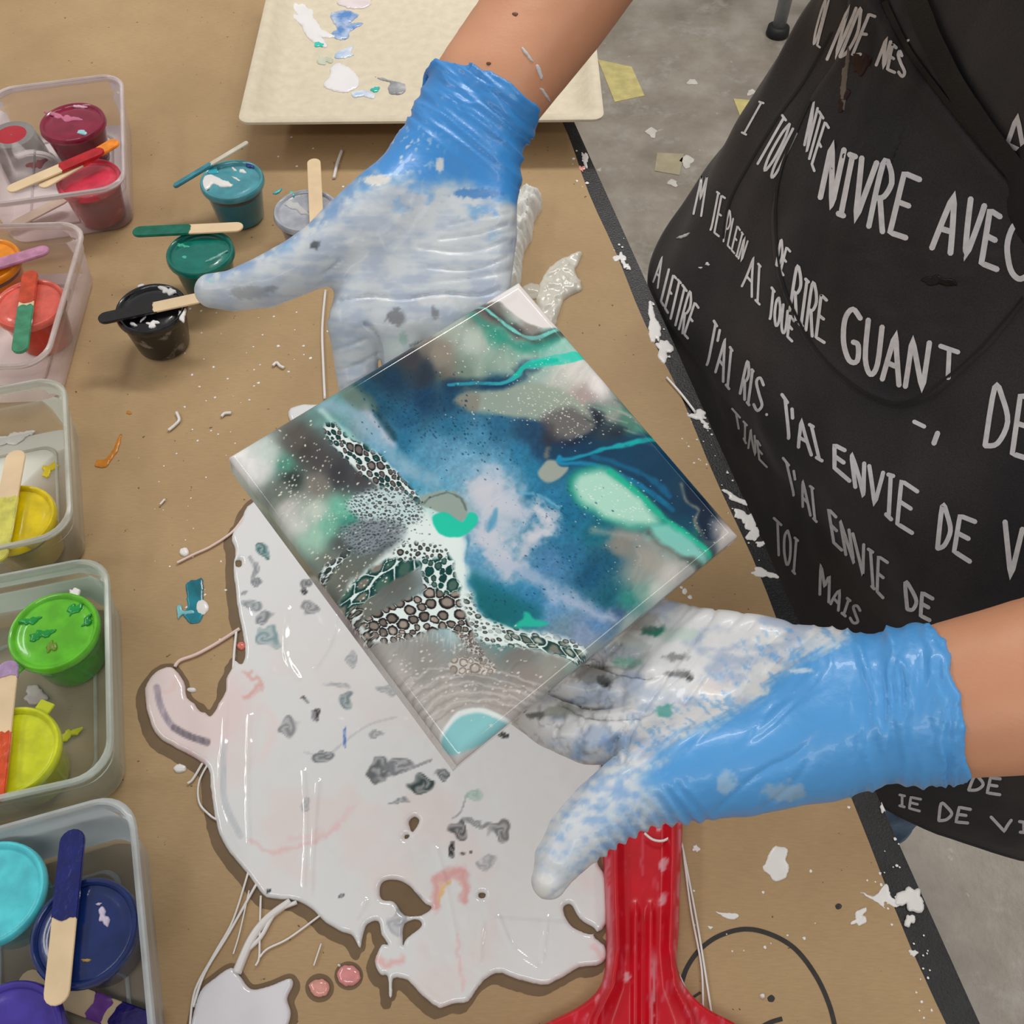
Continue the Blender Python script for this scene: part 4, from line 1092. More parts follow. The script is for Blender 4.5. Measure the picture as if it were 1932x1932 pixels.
# ================================================================== spilled paint, strings, splats
def Z(pts): return [(260 + x / 1.968, 950 + y / 1.968) for x, y in pts]
PUD = np.array(Z([(405,15),(385,70),(350,120),(362,180),(356,250),(365,330),(372,400),(388,470),(400,560),(388,598),(360,585),(352,610),(330,650),(326,700),(300,745),(290,770),(268,792),
    (235,760),(185,722),(172,665),(135,612),(95,612),(55,640),(28,690),(35,770),(62,848),(110,890),(200,938),(262,985),(272,1060),(285,1150),(305,1230),(345,1300),(398,1362),(440,1420),(480,1462),(560,1470),
    (600,1478),(650,1508),(700,1558),(760,1590),(800,1608),(826,1652),(836,1600),(852,1562),(892,1552),(905,1600),(930,1640),(905,1640),(880,1700),(903,1750),(928,1756),(934,1828),(945,1826),(950,1764),(1000,1770),
    (1058,1828),(1108,1866),(1130,1872),(1175,1855),(1228,1848),(1268,1790),(1330,1742),(1400,1762),(1500,1788),(1560,1768),(1640,1722),(1700,1716),(1738,1690),(1732,1640),(1690,1602),(1740,1560),(1740,1400),(1700,1300),
    (1720,1000),(1700,700),(1500,400),(1200,100),(1000,-150),(800,-340),(650,-365),(575,-355),(560,-320),(600,-260),(590,-150),(480,-40)]))
PUD = smooth_poly(PUD, 3)
HOLES = [smooth_poly(Z(h), 4) for h in (
    [(905,1412),(950,1396),(1010,1420),(1060,1480),(1092,1500),(1050,1530),(990,1528),(950,1480),(905,1468)],
    [(1578,1500),(1610,1490),(1640,1540),(1698,1580),(1690,1600),(1650,1592),(1600,1558)],
    [(1008,1182),(1030,1164),(1045,1180),(1020,1220)], [(990,1560),(1040,1545),(1054,1570),(1000,1612),(985,1640)],
    [(992,1232),(1008,1230),(1004,1244),(992,1246)], [(205,728),(250,760),(292,758),(276,776),(232,772)], [(362,548),(384,552),(392,580),(374,594)],
    [(1266,1448),(1290,1448),(1288,1464),(1268,1464)], [(364,214),(382,212),(384,236),(366,236)])]
RIDGES = [smooth_poly(Z(r), 5, False) for r in (
    [(330,690),(322,900),(306,1050),(345,1190),(400,1312)], [(418,790),(412,1050),(416,1268)], [(618,1000),(628,1200),(618,1450)], [(672,1040),(658,1200),(645,1455)],
    [(740,420),(720,520),(660,620)], [(1110,1290),(1140,1400),(1180,1600)], [(1280,1560),(1270,1700)], [(1340,1540),(1390,1650),(1480,1720)], [(1520,1540),(1500,1700)], [(560,400),(550,560),(600,660)], [(405,380),(420,430)], [(850,1480),(815,1545)])]
def pud_sdf(x, y):
    sh = x.shape; x = x.ravel(); y = y.ravel()
    xw = x + 3.0 * (fbm(x / 14, y / 14, 31) - .5); yw = y + 3.0 * (fbm(x / 14 + 7, y / 14, 37) - .5)
    s = sdf(xw, yw, PUD)
    for h in HOLES: s = np.minimum(s, -sdf(xw, yw, h))
    return s.reshape(sh)
def pud_h(x, y, d):
    e = np.clip(d / 11.0, 0, 1)
    h = 0.0030 * np.sqrt(1 - (1 - e) ** 2) + 0.0004
    amp = np.clip(d / 30, 0, 1)
    h = h + amp * 0.0022 * (fbm(x / 75, y / 75, 41, 3) - .5) + amp * 0.0006 * (fbm(x / 22, y / 22, 43, 2) - .5)
    for r in RIDGES:
        h = h + 0.0008 * np.exp(-(seg_dist(x, y, r, False) / 4.5) ** 2) * amp
    return h
GREYS = [(465,190,30,34,(64,110,112)),(435,258,16,30,(150,156,160)),(446,296,22,18,(130,136,142)),(420,384,44,26,(140,150,156)),(472,424,40,26,(126,132,138)),(486,500,48,44,(132,160,166)),(408,336,16,10,(150,156,160)),(636,396,32,28,(140,143,147)),
    (800,590,18,40,(168,172,178)),(782,735,34,34,(120,140,146)),(566,826,38,40,(140,143,148)),(690,950,40,26,(112,118,124)),(895,1000,34,56,(100,104,108)),(970,985,60,24,(128,132,138)),(1058,1046,54,36,(46,62,62)),(1130,1006,24,22,(96,100,104)),
    (975,1110,44,12,(136,140,145)),(880,870,46,18,(160,164,168)),(1200,1218,36,40,(84,86,88)),(1172,1285,22,44,(40,40,42)),(1338,1228,34,52,(120,120,120)),(1250,1195,60,14,(146,148,150)),(1206,1300,10,9,(50,50,52)),(1240,1296,8,7,(60,60,62)),
    (490,1444,9,10,(44,46,48)),(757,1463,14,15,(84,88,90)),(1300,1342,44,26,(172,174,178)),(630,1118,20,26,(180,184,188)),(1250,1084,34,28,(170,200,190)),(668,790,16,18,(60,50,56)),(625,742,18,7,(90,86,86)),(770,880,7,44,(86,120,200)),(655,795,10,22,(150,150,160)),
    (930,690,40,24,(172,175,180)),(1350,862,18,14,(34,36,38)),(620,300,22,26,(110,114,118)),(620,330,16,8,(40,42,44)),(740,690,60,10,(178,182,186)),(1000,1460,70,30,(190,192,196)),(960,1560,34,60,(176,180,186))]
def pud_col(x, y):
    base = np.empty(x.shape + (3,)); base[:] = (231, 232, 233)
    n = fbm(x / 90, y / 90, 51, 3)
    pink = sstep(.48, .72, n) * sstep(1150, 1500, y + .5 * (700 - x))
    base = mixc(base, np.array((235., 223, 222)), .7 * pink)
    lobe = sstep(60, 0, np.hypot((x - 345) * .75, y - 1340) - 70)
    base = mixc(base, np.array((236., 216, 216)), .9 * lobe)
    wx = x + 14 * (fbm(x / 20, y / 20, 61) - .5) * 2; wy = y + 14 * (fbm(x / 20 + 3, y / 20, 67) - .5) * 2
    # pink and orange ribbons
    for path, w, col, a in (([(415,640),(455,660),(450,700),(400,730)], 9, (226, 150, 142), .55), ([(1110,1500),(1105,1420),(1150,1378),(1210,1380),(1225,1480)], 17, (230, 140, 136), .6), ([(1125,1480),(1130,1420),(1165,1400)], 9, (240, 190, 120), .8),
                            ([(415,1250),(500,1290),(640,1270),(760,1200)], 9, (236, 190, 190), .55), ([(800,1130),(700,1230),(560,1250)], 12, (238, 208, 208), .6), ([(880,1690),(930,1720),(970,1700)], 16, (240, 180, 178), .7), ([(1180,1600),(1200,1720),(1215,1800)], 8, (240, 200, 202), .7),
                            ([(1690,1640),(1730,1690)], 12, (240, 196, 196), .7), ([(300,500),(330,640)], 7, (240, 200, 198), .6), ([(110,700),(150,660)], 14, (240, 200, 196), .5), ([(180,930),(245,965)], 10, (238, 196, 202), .8), ([(470,950),(500,820),(470,760)], 22, (240, 222, 222), .6)):
        p = smooth_poly(Z(path), 5, False)
        d = seg_dist(wx, wy, p, False)
        base = mixc(base, np.array(col, float), a * (1 - sstep(0, w * .85, d)))
    # brushed grey and violet strokes
    for path, w, col, a in (([(75,690),(90,760),(130,830),(190,870),(262,890)], 13, (150, 138, 156), .85), ([(140,840),(200,872),(262,896)], 14, (112, 104, 112), .8), ([(325,900),(322,1020),(330,1120),(385,1240)], 13, (190, 196, 206), .7), ([(1620,1560),(1330,1540)], 8, (214, 216, 220), .5),
                            ([(620,930),(700,945),(760,900),(860,830),(960,800)], 5, (190, 194, 198), .6), ([(1220,1090),(1200,1150),(1170,1175)], 4, (150, 154, 158), .7), ([(860,1020),(960,1010),(1090,960)], 6, (110, 114, 118), .6), ([(420,210),(440,250),(430,290),(460,300)], 8, (150, 156, 158), .7)):
        p = smooth_poly(Z(path), 5, False)
        d = seg_dist(x, y, p, False)
        g = fbm(x / 3, y / 14, 71, 2)
        base = mixc(base, np.array(col, float), a * (1 - sstep(w * .35, w * .6, d)) * (.45 + .75 * g))
    for k, (zx, zy, rx, ry, col) in enumerate(GREYS):
        cx, cy = 260 + zx / 1.968, 950 + zy / 1.968
        rx /= 1.968; ry /= 1.968
        q = (np.abs(x - cx) < rx * 2 + 4) & (np.abs(y - cy) < ry * 2 + 4)
        if not q.any(): continue
        ax = x[q]; ay = y[q]
        wq = 10 * min(1, rx / 12)
        ex = ax + wq * (fbm(ax / 24, ay / 24, 80 + k, 2) - .5) * 2.6 - cx; ey = ay + wq * (fbm(ax / 24 + 5, ay / 24, 90 + k, 2) - .5) * 2.6 - cy
        e = np.hypot(ex / rx, ey / ry)
        stripe = .5 + .5 * np.sin(e * 9 + np.arctan2(ey, ex) * 2 + 5 * fbm(ax / 22, ay / 22, 95 + k, 2))
        a = (1 - sstep(.82, 1.0, e)) * (.45 + .5 * stripe)
        base[q] = mixc(base[q], np.array(col, float), a)
    return lin(np.clip(base, 0, 255) / 255.0)
wet_paint = pm('wet_spilled_paint', (225, 225, 230), rough=0.10, attr=True, coat=0.7)
puddle = blob('paint_puddle', pud_sdf, (272, 760, 1160, 1905), 3.0, on_table(0.0003), pud_h, wet_paint, None, pud_col)
tag(puddle, 'big wet white paint puddle with grey and pink swirls', 'paint puddle')
# second small puddle
PUD2 = smooth_poly([(352,2010),(362,1930),(378,1872),(405,1846),(436,1826),(452,1840),(474,1866),(510,1860),(546,1846),(553,1858),(542,1884),(549,1912),(538,1945),(500,2010)], 4)
p2 = blob('paint_puddle', lambda x, y: sdf(x, y, PUD2), (340, 1815, 560, 2015), 3.0, on_table(0.0003), lambda x, y, d: .0004 + .0026 * np.sqrt(1 - (1 - np.clip(d / 10, 0, 1)) ** 2) + .001 * (fbm(x / 40, y / 40, 5) - .5), pm('wet_white_spill', (228, 226, 232), rough=0.1, var=0.03, coat=0.7))
tag(p2, 'small wet white paint puddle strung to the big puddle', 'paint puddle')
# dark brown layer around the spills, offset down and left of the big puddle
margin_m = pm('dark_brown_paper', (112, 90, 64), rough=0.5, var=0.08, scale=60)
def margin_sdf(x, y):
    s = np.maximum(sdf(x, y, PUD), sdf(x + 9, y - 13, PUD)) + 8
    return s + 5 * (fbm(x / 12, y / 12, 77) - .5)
blob('dark_margin', margin_sdf, (240, 930, 1180, 1932), 4.0, on_table(0.0001), lambda x, y, d: 0 * x + 0.0001, margin_m, paper, skirt=False)
blob('dark_margin', lambda x, y: np.maximum(sdf(x, y, PUD2), sdf(x - 4, y - 6, PUD2)) + 9, (320, 1790, 590, 2040), 4.0, on_table(0.0001), lambda x, y, d: 0 * x + 0.0001, margin_m, paper, skirt=False)
for cx, cy in ((603, 1864), (658, 1841)):  # even soak ring around each pink drop
    blob('dark_margin', lambda x, y: 27 - np.hypot(x - cx, y - cy), (cx - 32, cy - 32, cx + 32, cy + 32), 3.0, on_table(0.0001), lambda x, y, d: 0 * x + 0.0001, margin_m, paper, skirt=False)

# ---- strings of paint
string_m = pm('paint_string', (232, 228, 226), rough=0.25, var=0.03, coat=0.4)
pink_m = pm('pink_paint_string', (232, 206, 198), rough=0.25, var=0.05, coat=0.4)
def pstring(path, wpx, label, m=None, h=0.0016, w2=None):
    pp = smooth_poly(path, 6, False)
    q = [V(x, y, h) for x, y in pp]
    d = (q[0] - Vector(CAM.tolist())).length
    r0 = wpx / 2 / F_PX * d; r1 = (w2 or wpx) / 2 / F_PX * d
    n = len(q)
    o = tube('paint_string', q, [r0 + (r1 - r0) * i / (n - 1) for i in range(n)], m or string_m)
    tag(o, label, 'paint string', 'strings of paint on the paper')
G_ = 'thin white paint string trailing between the two white puddles'
pstring([(548,1700),(505,1732),(474,1772),(446,1836)], 13, 'thick white paint strand joining the two white puddles', w2=17)
pstring([(560,1702),(520,1722),(492,1768),(462,1800),(452,1836)], 8, G_)
pstring([(470,1640),(440,1735),(404,1800),(368,1868),(358,1936)], 4, G_)
pstring([(486,1664),(432,1760),(386,1836),(364,1900)], 5, G_)
pstring([(492,1690),(490,1760),(489,1806),(482,1822)], 4, 'thin white paint string hanging straight down from the big puddle')
pstring([(604,1727),(545,1770),(505,1790),(490,1806)], 4, 'thin white paint string curving off the big puddle edge')
pstring([(470,1680),(452,1760),(440,1800)], 3, G_)
pstring([(466,966),(440,1002),(400,1030),(366,1046),(334,1062)], 5, 'pinkish paint string curving past a round white drop', pink_m)
pstring([(452,1186),(412,1212),(372,1234),(340,1246),(330,1258)], 7, 'beaded pinkish paint string reaching the curled pink lobe', pink_m)
pstring([(446,1190),(442,1230),(440,1262)], 5, 'short white paint string beside a coral drop')
pstring([(398,1432),(376,1474),(376,1514),(396,1538),(412,1548)], 4, 'looped white paint string beside the curled pink lobe')
pstring([(382,1440),(364,1470),(354,1478)], 5, 'short white paint streak below the curled pink lobe')
pstring([(606,1780),(592,1822)], 3, 'lone thin white paint streak beside two pink drops')
pstring([(614,548),(608,620),(610,690),(613,752)], 5, 'long thin white paint string beside the gloved finger')
pstring([(645,284),(636,310),(630,336)], 6, 'short white paint string beside the lavender grey cup')
pstring([(1286,1590),(1300,1660),(1322,1780),(1346,1936)], 4, 'white paint thread running along the red scraper')
pstring([(1288,1600),(1304,1720),(1324,1830),(1326,1936)], 4, 'straight white paint thread beside the red scraper')
pstring([(1276,1830),(1290,1860),(1300,1890)], 5, 'short white paint thread at the red scraper shoulder')
pstring([(1258,712),(1286,744),(1312,778)], 5, 'white paint string stretched over the black table edge')
pstring([(333,778),(338,792),(330,802),(318,812)], 6, 'wavy white paint squiggle on the bare paper')
pstring([(418,786),(424,780),(436,779)], 6, 'small hooked white paint squiggle on the bare paper')
pstring([(515,690),(522,684),(528,690),(536,694)], 6, 'tiny jagged white paint squiggle beside the painting')
pstring([(302,952),(311,942)], 4, 'tiny white paint dash on the bare paper')
# ---- drops and smears
def drop(cx, cy, r, m, label, hgt=0.0022, ry=None):
    o = dab('paint_drop', rblob(cx, cy, r, ry or r * .92, 0, int(cx), .06), 0.0002, m, None, hgt, edge=r * .9)
    tag(o, label, 'paint drop', 'paint drops on the paper')
pinkm = pm('pink_drop_paint', (226, 158, 148), rough=0.12, var=0.12, scale=90, coat=0.6)
drop(603, 1864, 19, pinkm, 'peach pink paint drop, smaller of a pair', 0.003)
drop(658, 1841, 22, pm('rose_drop_paint', (224, 146, 146), rough=0.12, var=0.14, scale=80, coat=0.6), 'rose pink paint drop, larger of a pair', 0.003)
drop(455, 1219, 8, pm('coral_drop_paint', (220, 120, 104), rough=0.15, coat=0.5), 'small coral paint drop at the puddle edge')
drop(348, 1042, 9, dried_white, 'round white paint drop beside the pinkish string')
drop(340, 1450, 12, dried_white, 'white paint drop below the curled pink lobe', ry=8)
drop(362, 1302, 9, dried_white, 'small white paint drop inside the curled pink lobe', ry=4)
drop(1582, 1710, 6, pm('black_drop_paint', (40, 38, 38), rough=0.4), 'round black paint drop on the bare paper', 0.0004)
drop(1438, 1879, 5, dried_white, 'small white paint drop inside the drawn face')
drop(640, 1822, 3, dried_white, 'tiny white paint drop above the pink pair')
def edge_clip(x, y): return (1085 + (y - 228) * (769 / 1704) - 2 - x) * .9
def smear(poly, m, label, thick=0.0008, h0=0.0002, edge=4):
    o = dab('paint_smear', poly, h0, m, None, thick, edge=edge, clip=edge_clip)
    tag(o, label, 'paint smear', 'paint smears on the paper')
tealm = pm('teal_smear_paint', (20, 120, 138), rough=0.25, var=0.3, scale=70, coat=0.3)
smear(smooth_poly([(352,1100),(372,1094),(382,1092),(384,1130),(382,1165),(372,1176),(356,1174),(346,1160),(354,1144),(352,1120)]), tealm, 'teal paint smear with a white drop on it')
drop(382, 1146, 12, dried_white, 'white paint drop on the teal smear', 0.0016, 14)
smear(smooth_poly([(334,1145),(342,1142),(346,1152),(364,1152),(366,1158),(344,1160),(336,1168)]), pm('pale_teal_smear', (130, 200, 210), rough=0.2), 'pale teal paint streak crossing the teal smear', h0=0.0009)
smear(smooth_poly([(226,820),(229,828),(222,850),(210,870),(198,882),(180,880),(184,868),(200,866),(214,846)]), pm('ochre_smear_paint', (186, 116, 22), rough=0.3, var=0.2, scale=90), 'ochre orange paint smear on the bare paper')
smear(rblob(243, 779, 5, 3, 0, 2), pm('ochre_dot', (186, 116, 22), rough=0.4), 'small ochre orange paint dot above the ochre smear')
smear(rblob(1466, 1630, 25, 30, -.2, 5, .32), dried_white, 'large ragged white paint splat on bare paper', 0.001)
smear(smooth_poly([(1350,1720),(1362,1722),(1390,1724),(1392,1732),(1374,1734)]), dried_white, 'short white paint dash above the drawn face')
smear(smooth_poly([(1620,1682),(1650,1690),(1672,1668),(1680,1690),(1698,1706),(1690,1712),(1668,1700),(1670,1714),(1650,1700)]), dried_white, 'feathered white paint smear running to the black edge', 0.0006)
smear(rblob(1622, 1732, 16, 11, -.5, 5, .8), dried_white, 'crumbly white paint blot beside the feathered smear', 0.001)
smear(rblob(1718, 1697, 22, 25, .4, 8, .55), dried_white, 'thick crumbly white paint blot on the black table edge', 0.002)
smear(rblob(1716, 1737, 9, 12, .2, 9, .4), dried_white, 'small crumbly white paint blot on the black table edge', 0.0016)
smear(rblob(1313, 1601, 6, 7, .2, 4, .5), dried_white, 'small white paint fleck beside the red scraper')
smear(rblob(1723, 1798, 7, 7, .2, 3, .5), dried_white, 'tiny white paint fleck at the paper edge')
smear(rblob(1340, 1750, 4, 3.5, .2, 3, .5), dried_white, 'tiny white paint fleck above the drawn face')
EDGE_LABELS = ['long scuffed white streak on black edge by the apron corner', 'shorter scuffed white streak below the long scuffed one', 'thick white blob at the end of the stretched string', 'small white blob under the thick string blob',
    'thin slanting white dash on black edge beside the painting corner', 'ragged white blot below the thin slanting dash', 'round ragged white blot on black edge beside the painting corner', 'little white blot between ragged blot and apron lettering', 'upper white blot of a pair on black edge above the apron',
    'lower white blot of a pair on black edge above the apron', 'upright white dab on black edge near the tray', 'pink paint dab on black edge near the tray', 'flat smeared white blot on black edge above the glove', 'grey white dab on black edge below the glove cuff']
for k, (x, y, rx, ry, a) in enumerate([(1234,614,10,34,-.35),(1252,660,12,22,-.4),(1318,784,17,8,.3),(1330,800,10,5,.6),(1388,940,24,6,.6),(1408,975,20,12,.3),(1420,1000,16,16,.2),(1436,1026,8,6,0),(1170,486,11,8,.5),(1180,500,10,5,.6),(1104,300,6,12,-.4),(1098,318,5,6,0),(1440,1082,22,8,0),(1666,1520,6,12,-.3)]):
    smear(rblob(x, y, rx, ry, a, 40 + k, .7), dried_white if k != 11 else pinkm, EDGE_LABELS[k], 0.0008, edge=3)
# fine spatter nobody would count
bm = bmesh.new()
r_ = random.Random(5)
def spot(x, y, rad):
    if edge_clip(x, y) < rad + 1: return
    c = V(x, y, 0.0002); q = rad / F_PX * (c - Vector(CAM.tolist())).length
    ph = r_.uniform(0, 6.28)
    ring = [bm.verts.new(c + Vector((math.cos(ph + 6.2832 * k / 7) * q * r_.uniform(.7, 1.25), math.sin(ph + 6.2832 * k / 7) * q * r_.uniform(.7, 1.25), 0))) for k in range(7)]
    t_ = bm.verts.new(c + Vector((0, 0, q * .45)))
    for k in range(7): bm.faces.new((ring[k], ring[(k + 1) % 7], t_))
for (cx, cy, sx, sy, n, a, b) in [(430,640,60,50,22,1,3),(560,640,40,60,14,1,3),(420,800,60,40,12,1,2.5),(330,1000,50,120,14,.8,2),(1330,820,24,30,22,1,3),(1420,970,20,40,24,1,3),(1240,600,14,40,18,1,3),(1680,1660,26,60,18,1,3),(1745,1830,12,60,16,1,2.2),(1480,1750,90,60,12,1,3),
                                  (1180,470,20,30,12,1,3),(1100,300,12,30,12,1,3.5),(560,330,40,40,10,1,2.5),(1290,1100,10,20,6,2,5),(380,1150,20,40,10,1,3),(1380,870,8,40,10,1,3)]:
    for k in range(n): spot(r_.gauss(cx, sx), r_.gauss(cy, sy), r_.uniform(a, b))
sp = bm_obj('paint_spatter', bm, dried_white, None, True)
tag(sp, 'fine white paint spatter flecked over paper and table edge', 'paint spatter', kind='stuff')

# ---- marker drawing on the paper
ink = pm('black_marker_ink', (44, 40, 38), rough=0.5, var=0.15, scale=200)
def ribbon(name, path, wpx, proj_fn, mat, parent, n=6, closed=False):
    """flat stroke lying on a surface; path in photo pixels"""
    pp = smooth_poly(path, n, closed) if len(path) > 2 else np.array([np.array(path[0]) * (1 - t) + np.array(path[1]) * t for t in np.linspace(0, 1, 6)])
    d = np.gradient(pp, axis=0); d /= np.maximum(np.hypot(d[:, 0], d[:, 1])[:, None], 1e-6)
    nn = np.stack([-d[:, 1], d[:, 0]], 1)
    a = pp + nn * wpx / 2; b = pp - nn * wpx / 2
    va = proj_fn(a[:, 0], a[:, 1]); vb = proj_fn(b[:, 0], b[:, 1])
    m = len(pp)
    f = [(i, i + 1, m + i + 1, m + i) for i in range(m - 1)]
    return mesh_obj(name, np.vstack([va, vb]), f, mat, parent, True)
tp = lambda x, y: P(x, y, 0.00025)
ribbon('marker_outline', [(1284,1862),(1296,1826),(1320,1792),(1356,1766),(1404,1753),(1452,1762),(1500,1790),(1540,1842),(1566,1900),(1580,1960)], 9, tp, ink, paper)
ribbon('marker_mouth', [(1436,1938),(1456,1928),(1476,1922)], 9, tp, ink, paper)
ribbon('marker_mouth', [(1298,1888),(1322,1872)], 5, tp, ink, paper)
o = dab('marker_eye', rblob(1455, 1884, 7, 7, 0, 3, .05), 0.0001, ink, paper, 0.0002)

# ---- skin of pale paint and a crumpled towel by the far table edge
def crumple(name, poly, h0, height, m, label, cat, seed, step=2.5):
    poly = smooth_poly(poly, 5)
    lo = poly.min(0) - 4; hi = poly.max(0) + 4
    def hh(x, y, d):
        e = np.sqrt(1 - (1 - np.clip(d / 16, 0, 1)) ** 2)
        rg = 1 - np.abs(2 * fbm(x / 24, y / 16, seed, 3) - 1)
        return height * e * (.35 + .75 * rg ** 2) + .0006
    o = blob(name, lambda x, y: sdf(x + 5 * (fbm(x / 9, y / 9, seed) - .5), y + 5 * (fbm(x / 9, y / 9, seed + 1) - .5), poly), (*lo, *hi), step, on_table(h0), hh, m)
    return tag(o, label, cat)
crumple('crumpled_towel', [(935,400),(965,380),(1000,376),(1022,388),(1018,404),(1008,420),(1004,450),(988,480),(984,520),(976,556),(950,560),(930,500)], 0.0002, 0.026, pm('white_tissue', (226, 226, 222), rough=0.7, var=0.05, bump=.3, bscale=200), 'crumpled white paper towel behind the gloved hand', 'paper towel', 3)
crumple('paint_skin', [(1012,566),(1022,530),(1044,500),(1074,484),(1097,478),(1092,498),(1084,512),(1096,536),(1094,550),(1066,566),(1056,590),(1046,620),(1032,626),(1020,600)], 0.0002, 0.006, pm('pale_paint_skin', (214, 212, 200), rough=0.25, var=0.06, coat=.4), 'pale peeled paint skin lying near the table edge', 'paint skin', 9)
crumple('paint_skin', [(985,545),(1000,536),(1018,540),(1022,556),(1008,566),(990,560)], 0.0002, 0.004, pm('clear_paint_skin', (196, 192, 178), rough=0.25, coat=.4), 'small pale paint skin touching the towel', 'paint skin', 12)

# ================================================================== red plastic scraper
SCR = smooth_poly([(1140,1470),(1210,1455),(1280,1470),(1286,1560),(1283,1640),(1279,1760),(1276,1820),(1290,1865),(1330,1905),(1400,1945),(1480,2020),(1500,2140),(900,2140),(930,2020),(1010,1945),(1085,1905),(1128,1868),(1142,1820),(1143,1760),(1138,1640),(1134,1560)], 6)
def scr_h(x, y, d):
    e = np.sqrt(1 - (1 - np.clip(d / 9, 0, 1)) ** 2)
    h = 0.003 + 0.010 * e
    cxx = 1211 - (y - 1560) * 0.004
    t = np.abs(x - cxx)
    hw = np.interp(y, [1470, 1640, 1800, 1870, 1932, 2140], [72, 72, 66, 78, 120, 150])
    rib = np.exp(-((t - hw * .74) / 7.0) ** 2)
    h = h + 0.0055 * rib * sstep(4, 14, d)
    h = h - 0.004 * (1 - sstep(hw * .45, hw * .66, t)) * sstep(6, 18, d)
    g = sstep(1700, 1740, y)
    h = h + 0.0045 * g * np.exp(-((t - 14) / 6) ** 2) - 0.001 * g * np.exp(-(t / 7) ** 2)
    return h
def scr_col(x, y):
    c = np.empty(x.shape + (3,)); c[:] = (200, 14, 34)
    c = c * (0.93 + .14 * fbm(x / 30, y / 30, 5))[..., None]
    sc = sstep(.62, .78, fbm(x / 7, y / 30, 12, 3)) * .6
    cxx = 1211 - (y - 1560) * 0.004; t = np.abs(x - cxx)
    hw = np.interp(y, [1470, 1640, 1800, 1870, 1932, 2140], [72, 72, 66, 78, 120, 150])
    edge = np.exp(-((t - hw * .93) / 5) ** 2) * sstep(.4, .62, fbm(x / 9, y / 26, 15)) * .6
    cen = np.exp(-((x - cxx - 20) / 7) ** 2) * sstep(1780, 1830, y) * sstep(.38, .55, fbm(x / 5, y / 40, 19)) * .8
    bl = np.zeros(x.shape)
    for (bx, by, br) in ((1248, 1640, 9), (1247, 1706, 9), (1240, 1570, 6), (1180, 1850, 7)):
        bl = np.maximum(bl, (1 - sstep(.6, 1.0, np.hypot((x - bx) / br, (y - by) / (br * 1.6)) + .8 * (fbm(x / 6, y / 6, 8) - .5))) * .8)
    a = np.clip(np.maximum(np.maximum(sc * .5, edge), np.maximum(cen, bl)), 0, 1)
    c = mixc(c, np.array((226., 190, 196)), a)
    return lin(np.clip(c, 0, 255) / 255)
scr = blob('plastic_scraper', lambda x, y: sdf(x, y, SCR), (890, 1450, 1510, 2150), 4.0, on_table(0.0004), scr_h, pm('red_plastic', (200, 16, 36), rough=0.32, attr=True, coat=.1), None, scr_col)
tag(scr, 'red plastic scraper with ribbed handle smeared with white paint', 'scraper')
pstring([(1216,1572),(1232,1584),(1252,1586),(1272,1574)], 5, 'white paint thread draped over the red scraper handle', h=0.0135)
# ================================================================== implicit-surface modelling
def surface_nets(fn, lo, hi, vox):
    lo = np.asarray(lo, float); hi = np.asarray(hi, float)
    n = np.ceil((hi - lo) / vox).astype(int) + 1
    ax = [lo[k] + vox * np.arange(n[k]) for k in range(3)]
    # coarse pass first: the field is only evaluated finely near the surface
    B = 6
    cn = [int(math.ceil(n[k] / B)) for k in range(3)]
    cg = np.stack(np.meshgrid(*[lo[k] + vox * (np.arange(cn[k]) * B + (B - 1) / 2) for k in range(3)], indexing='ij'), -1).astype(np.float32)
    C0 = fn(cg)
    D = np.repeat(np.repeat(np.repeat(C0, B, 0), B, 1), B, 2)[:n[0], :n[1], :n[2]].astype(np.float32)
    I0 = np.argwhere(np.abs(D) < vox * B * 1.35)
    D[I0[:, 0], I0[:, 1], I0[:, 2]] = fn((lo + vox * I0).astype(np.float32))
    ins = D < 0
    c = np.zeros(tuple(n - 1), np.int8)
    for dx in (0, 1):
        for dy in (0, 1):
            for dz in (0, 1):
                c += ins[dx:n[0] - 1 + dx, dy:n[1] - 1 + dy, dz:n[2] - 1 + dz]
    act = (c > 0) & (c < 8)
    I = np.argwhere(act)
    vid = np.full(act.shape, -1, np.int64); vid[act] = np.arange(len(I))
    acc = np.zeros((len(I), 3)); cnt = np.zeros(len(I))
    corners = [(a, b, d) for a in (0, 1) for b in (0, 1) for d in (0, 1)]
    for a in corners:
        for k in range(3):
            if a[k]: continue
            b = list(a); b[k] = 1
            da = D[I[:, 0] + a[0], I[:, 1] + a[1], I[:, 2] + a[2]]; db = D[I[:, 0] + b[0], I[:, 1] + b[1], I[:, 2] + b[2]]
            m = (da < 0) != (db < 0)
            t = np.where(m, da / np.where(m, da - db, 1), 0)
            p = np.array(a, float)[None] + t[:, None] * (np.array(b, float) - np.array(a, float))[None]
            acc += np.where(m[:, None], p, 0); cnt += m
    verts = lo + vox * (I + acc / cnt[:, None])
    faces = []
    for k in range(3):
        o1, o2 = (k + 1) % 3, (k + 2) % 3
        sl0 = [slice(None)] * 3; sl1 = [slice(None)] * 3
        sl0[k] = slice(0, n[k] - 1); sl1[k] = slice(1, n[k])
        a = ins[tuple(sl0)]; b = ins[tuple(sl1)]
        E = np.argwhere(a != b)
        E = E[(E[:, o1] > 0) & (E[:, o1] < n[o1] - 1) & (E[:, o2] > 0) & (E[:, o2] < n[o2] - 1)]
        q = []
        for d1, d2 in ((-1, -1), (0, -1), (0, 0), (-1, 0)):
            z = E.copy(); z[:, o1] += d1; z[:, o2] += d2
            q.append(vid[z[:, 0], z[:, 1], z[:, 2]])
        q = np.stack(q, 1)
        flip = ~a[E[:, 0], E[:, 1], E[:, 2]]
        q[flip] = q[flip][:, ::-1]
        faces.append(q)
    return verts, np.vstack(faces)
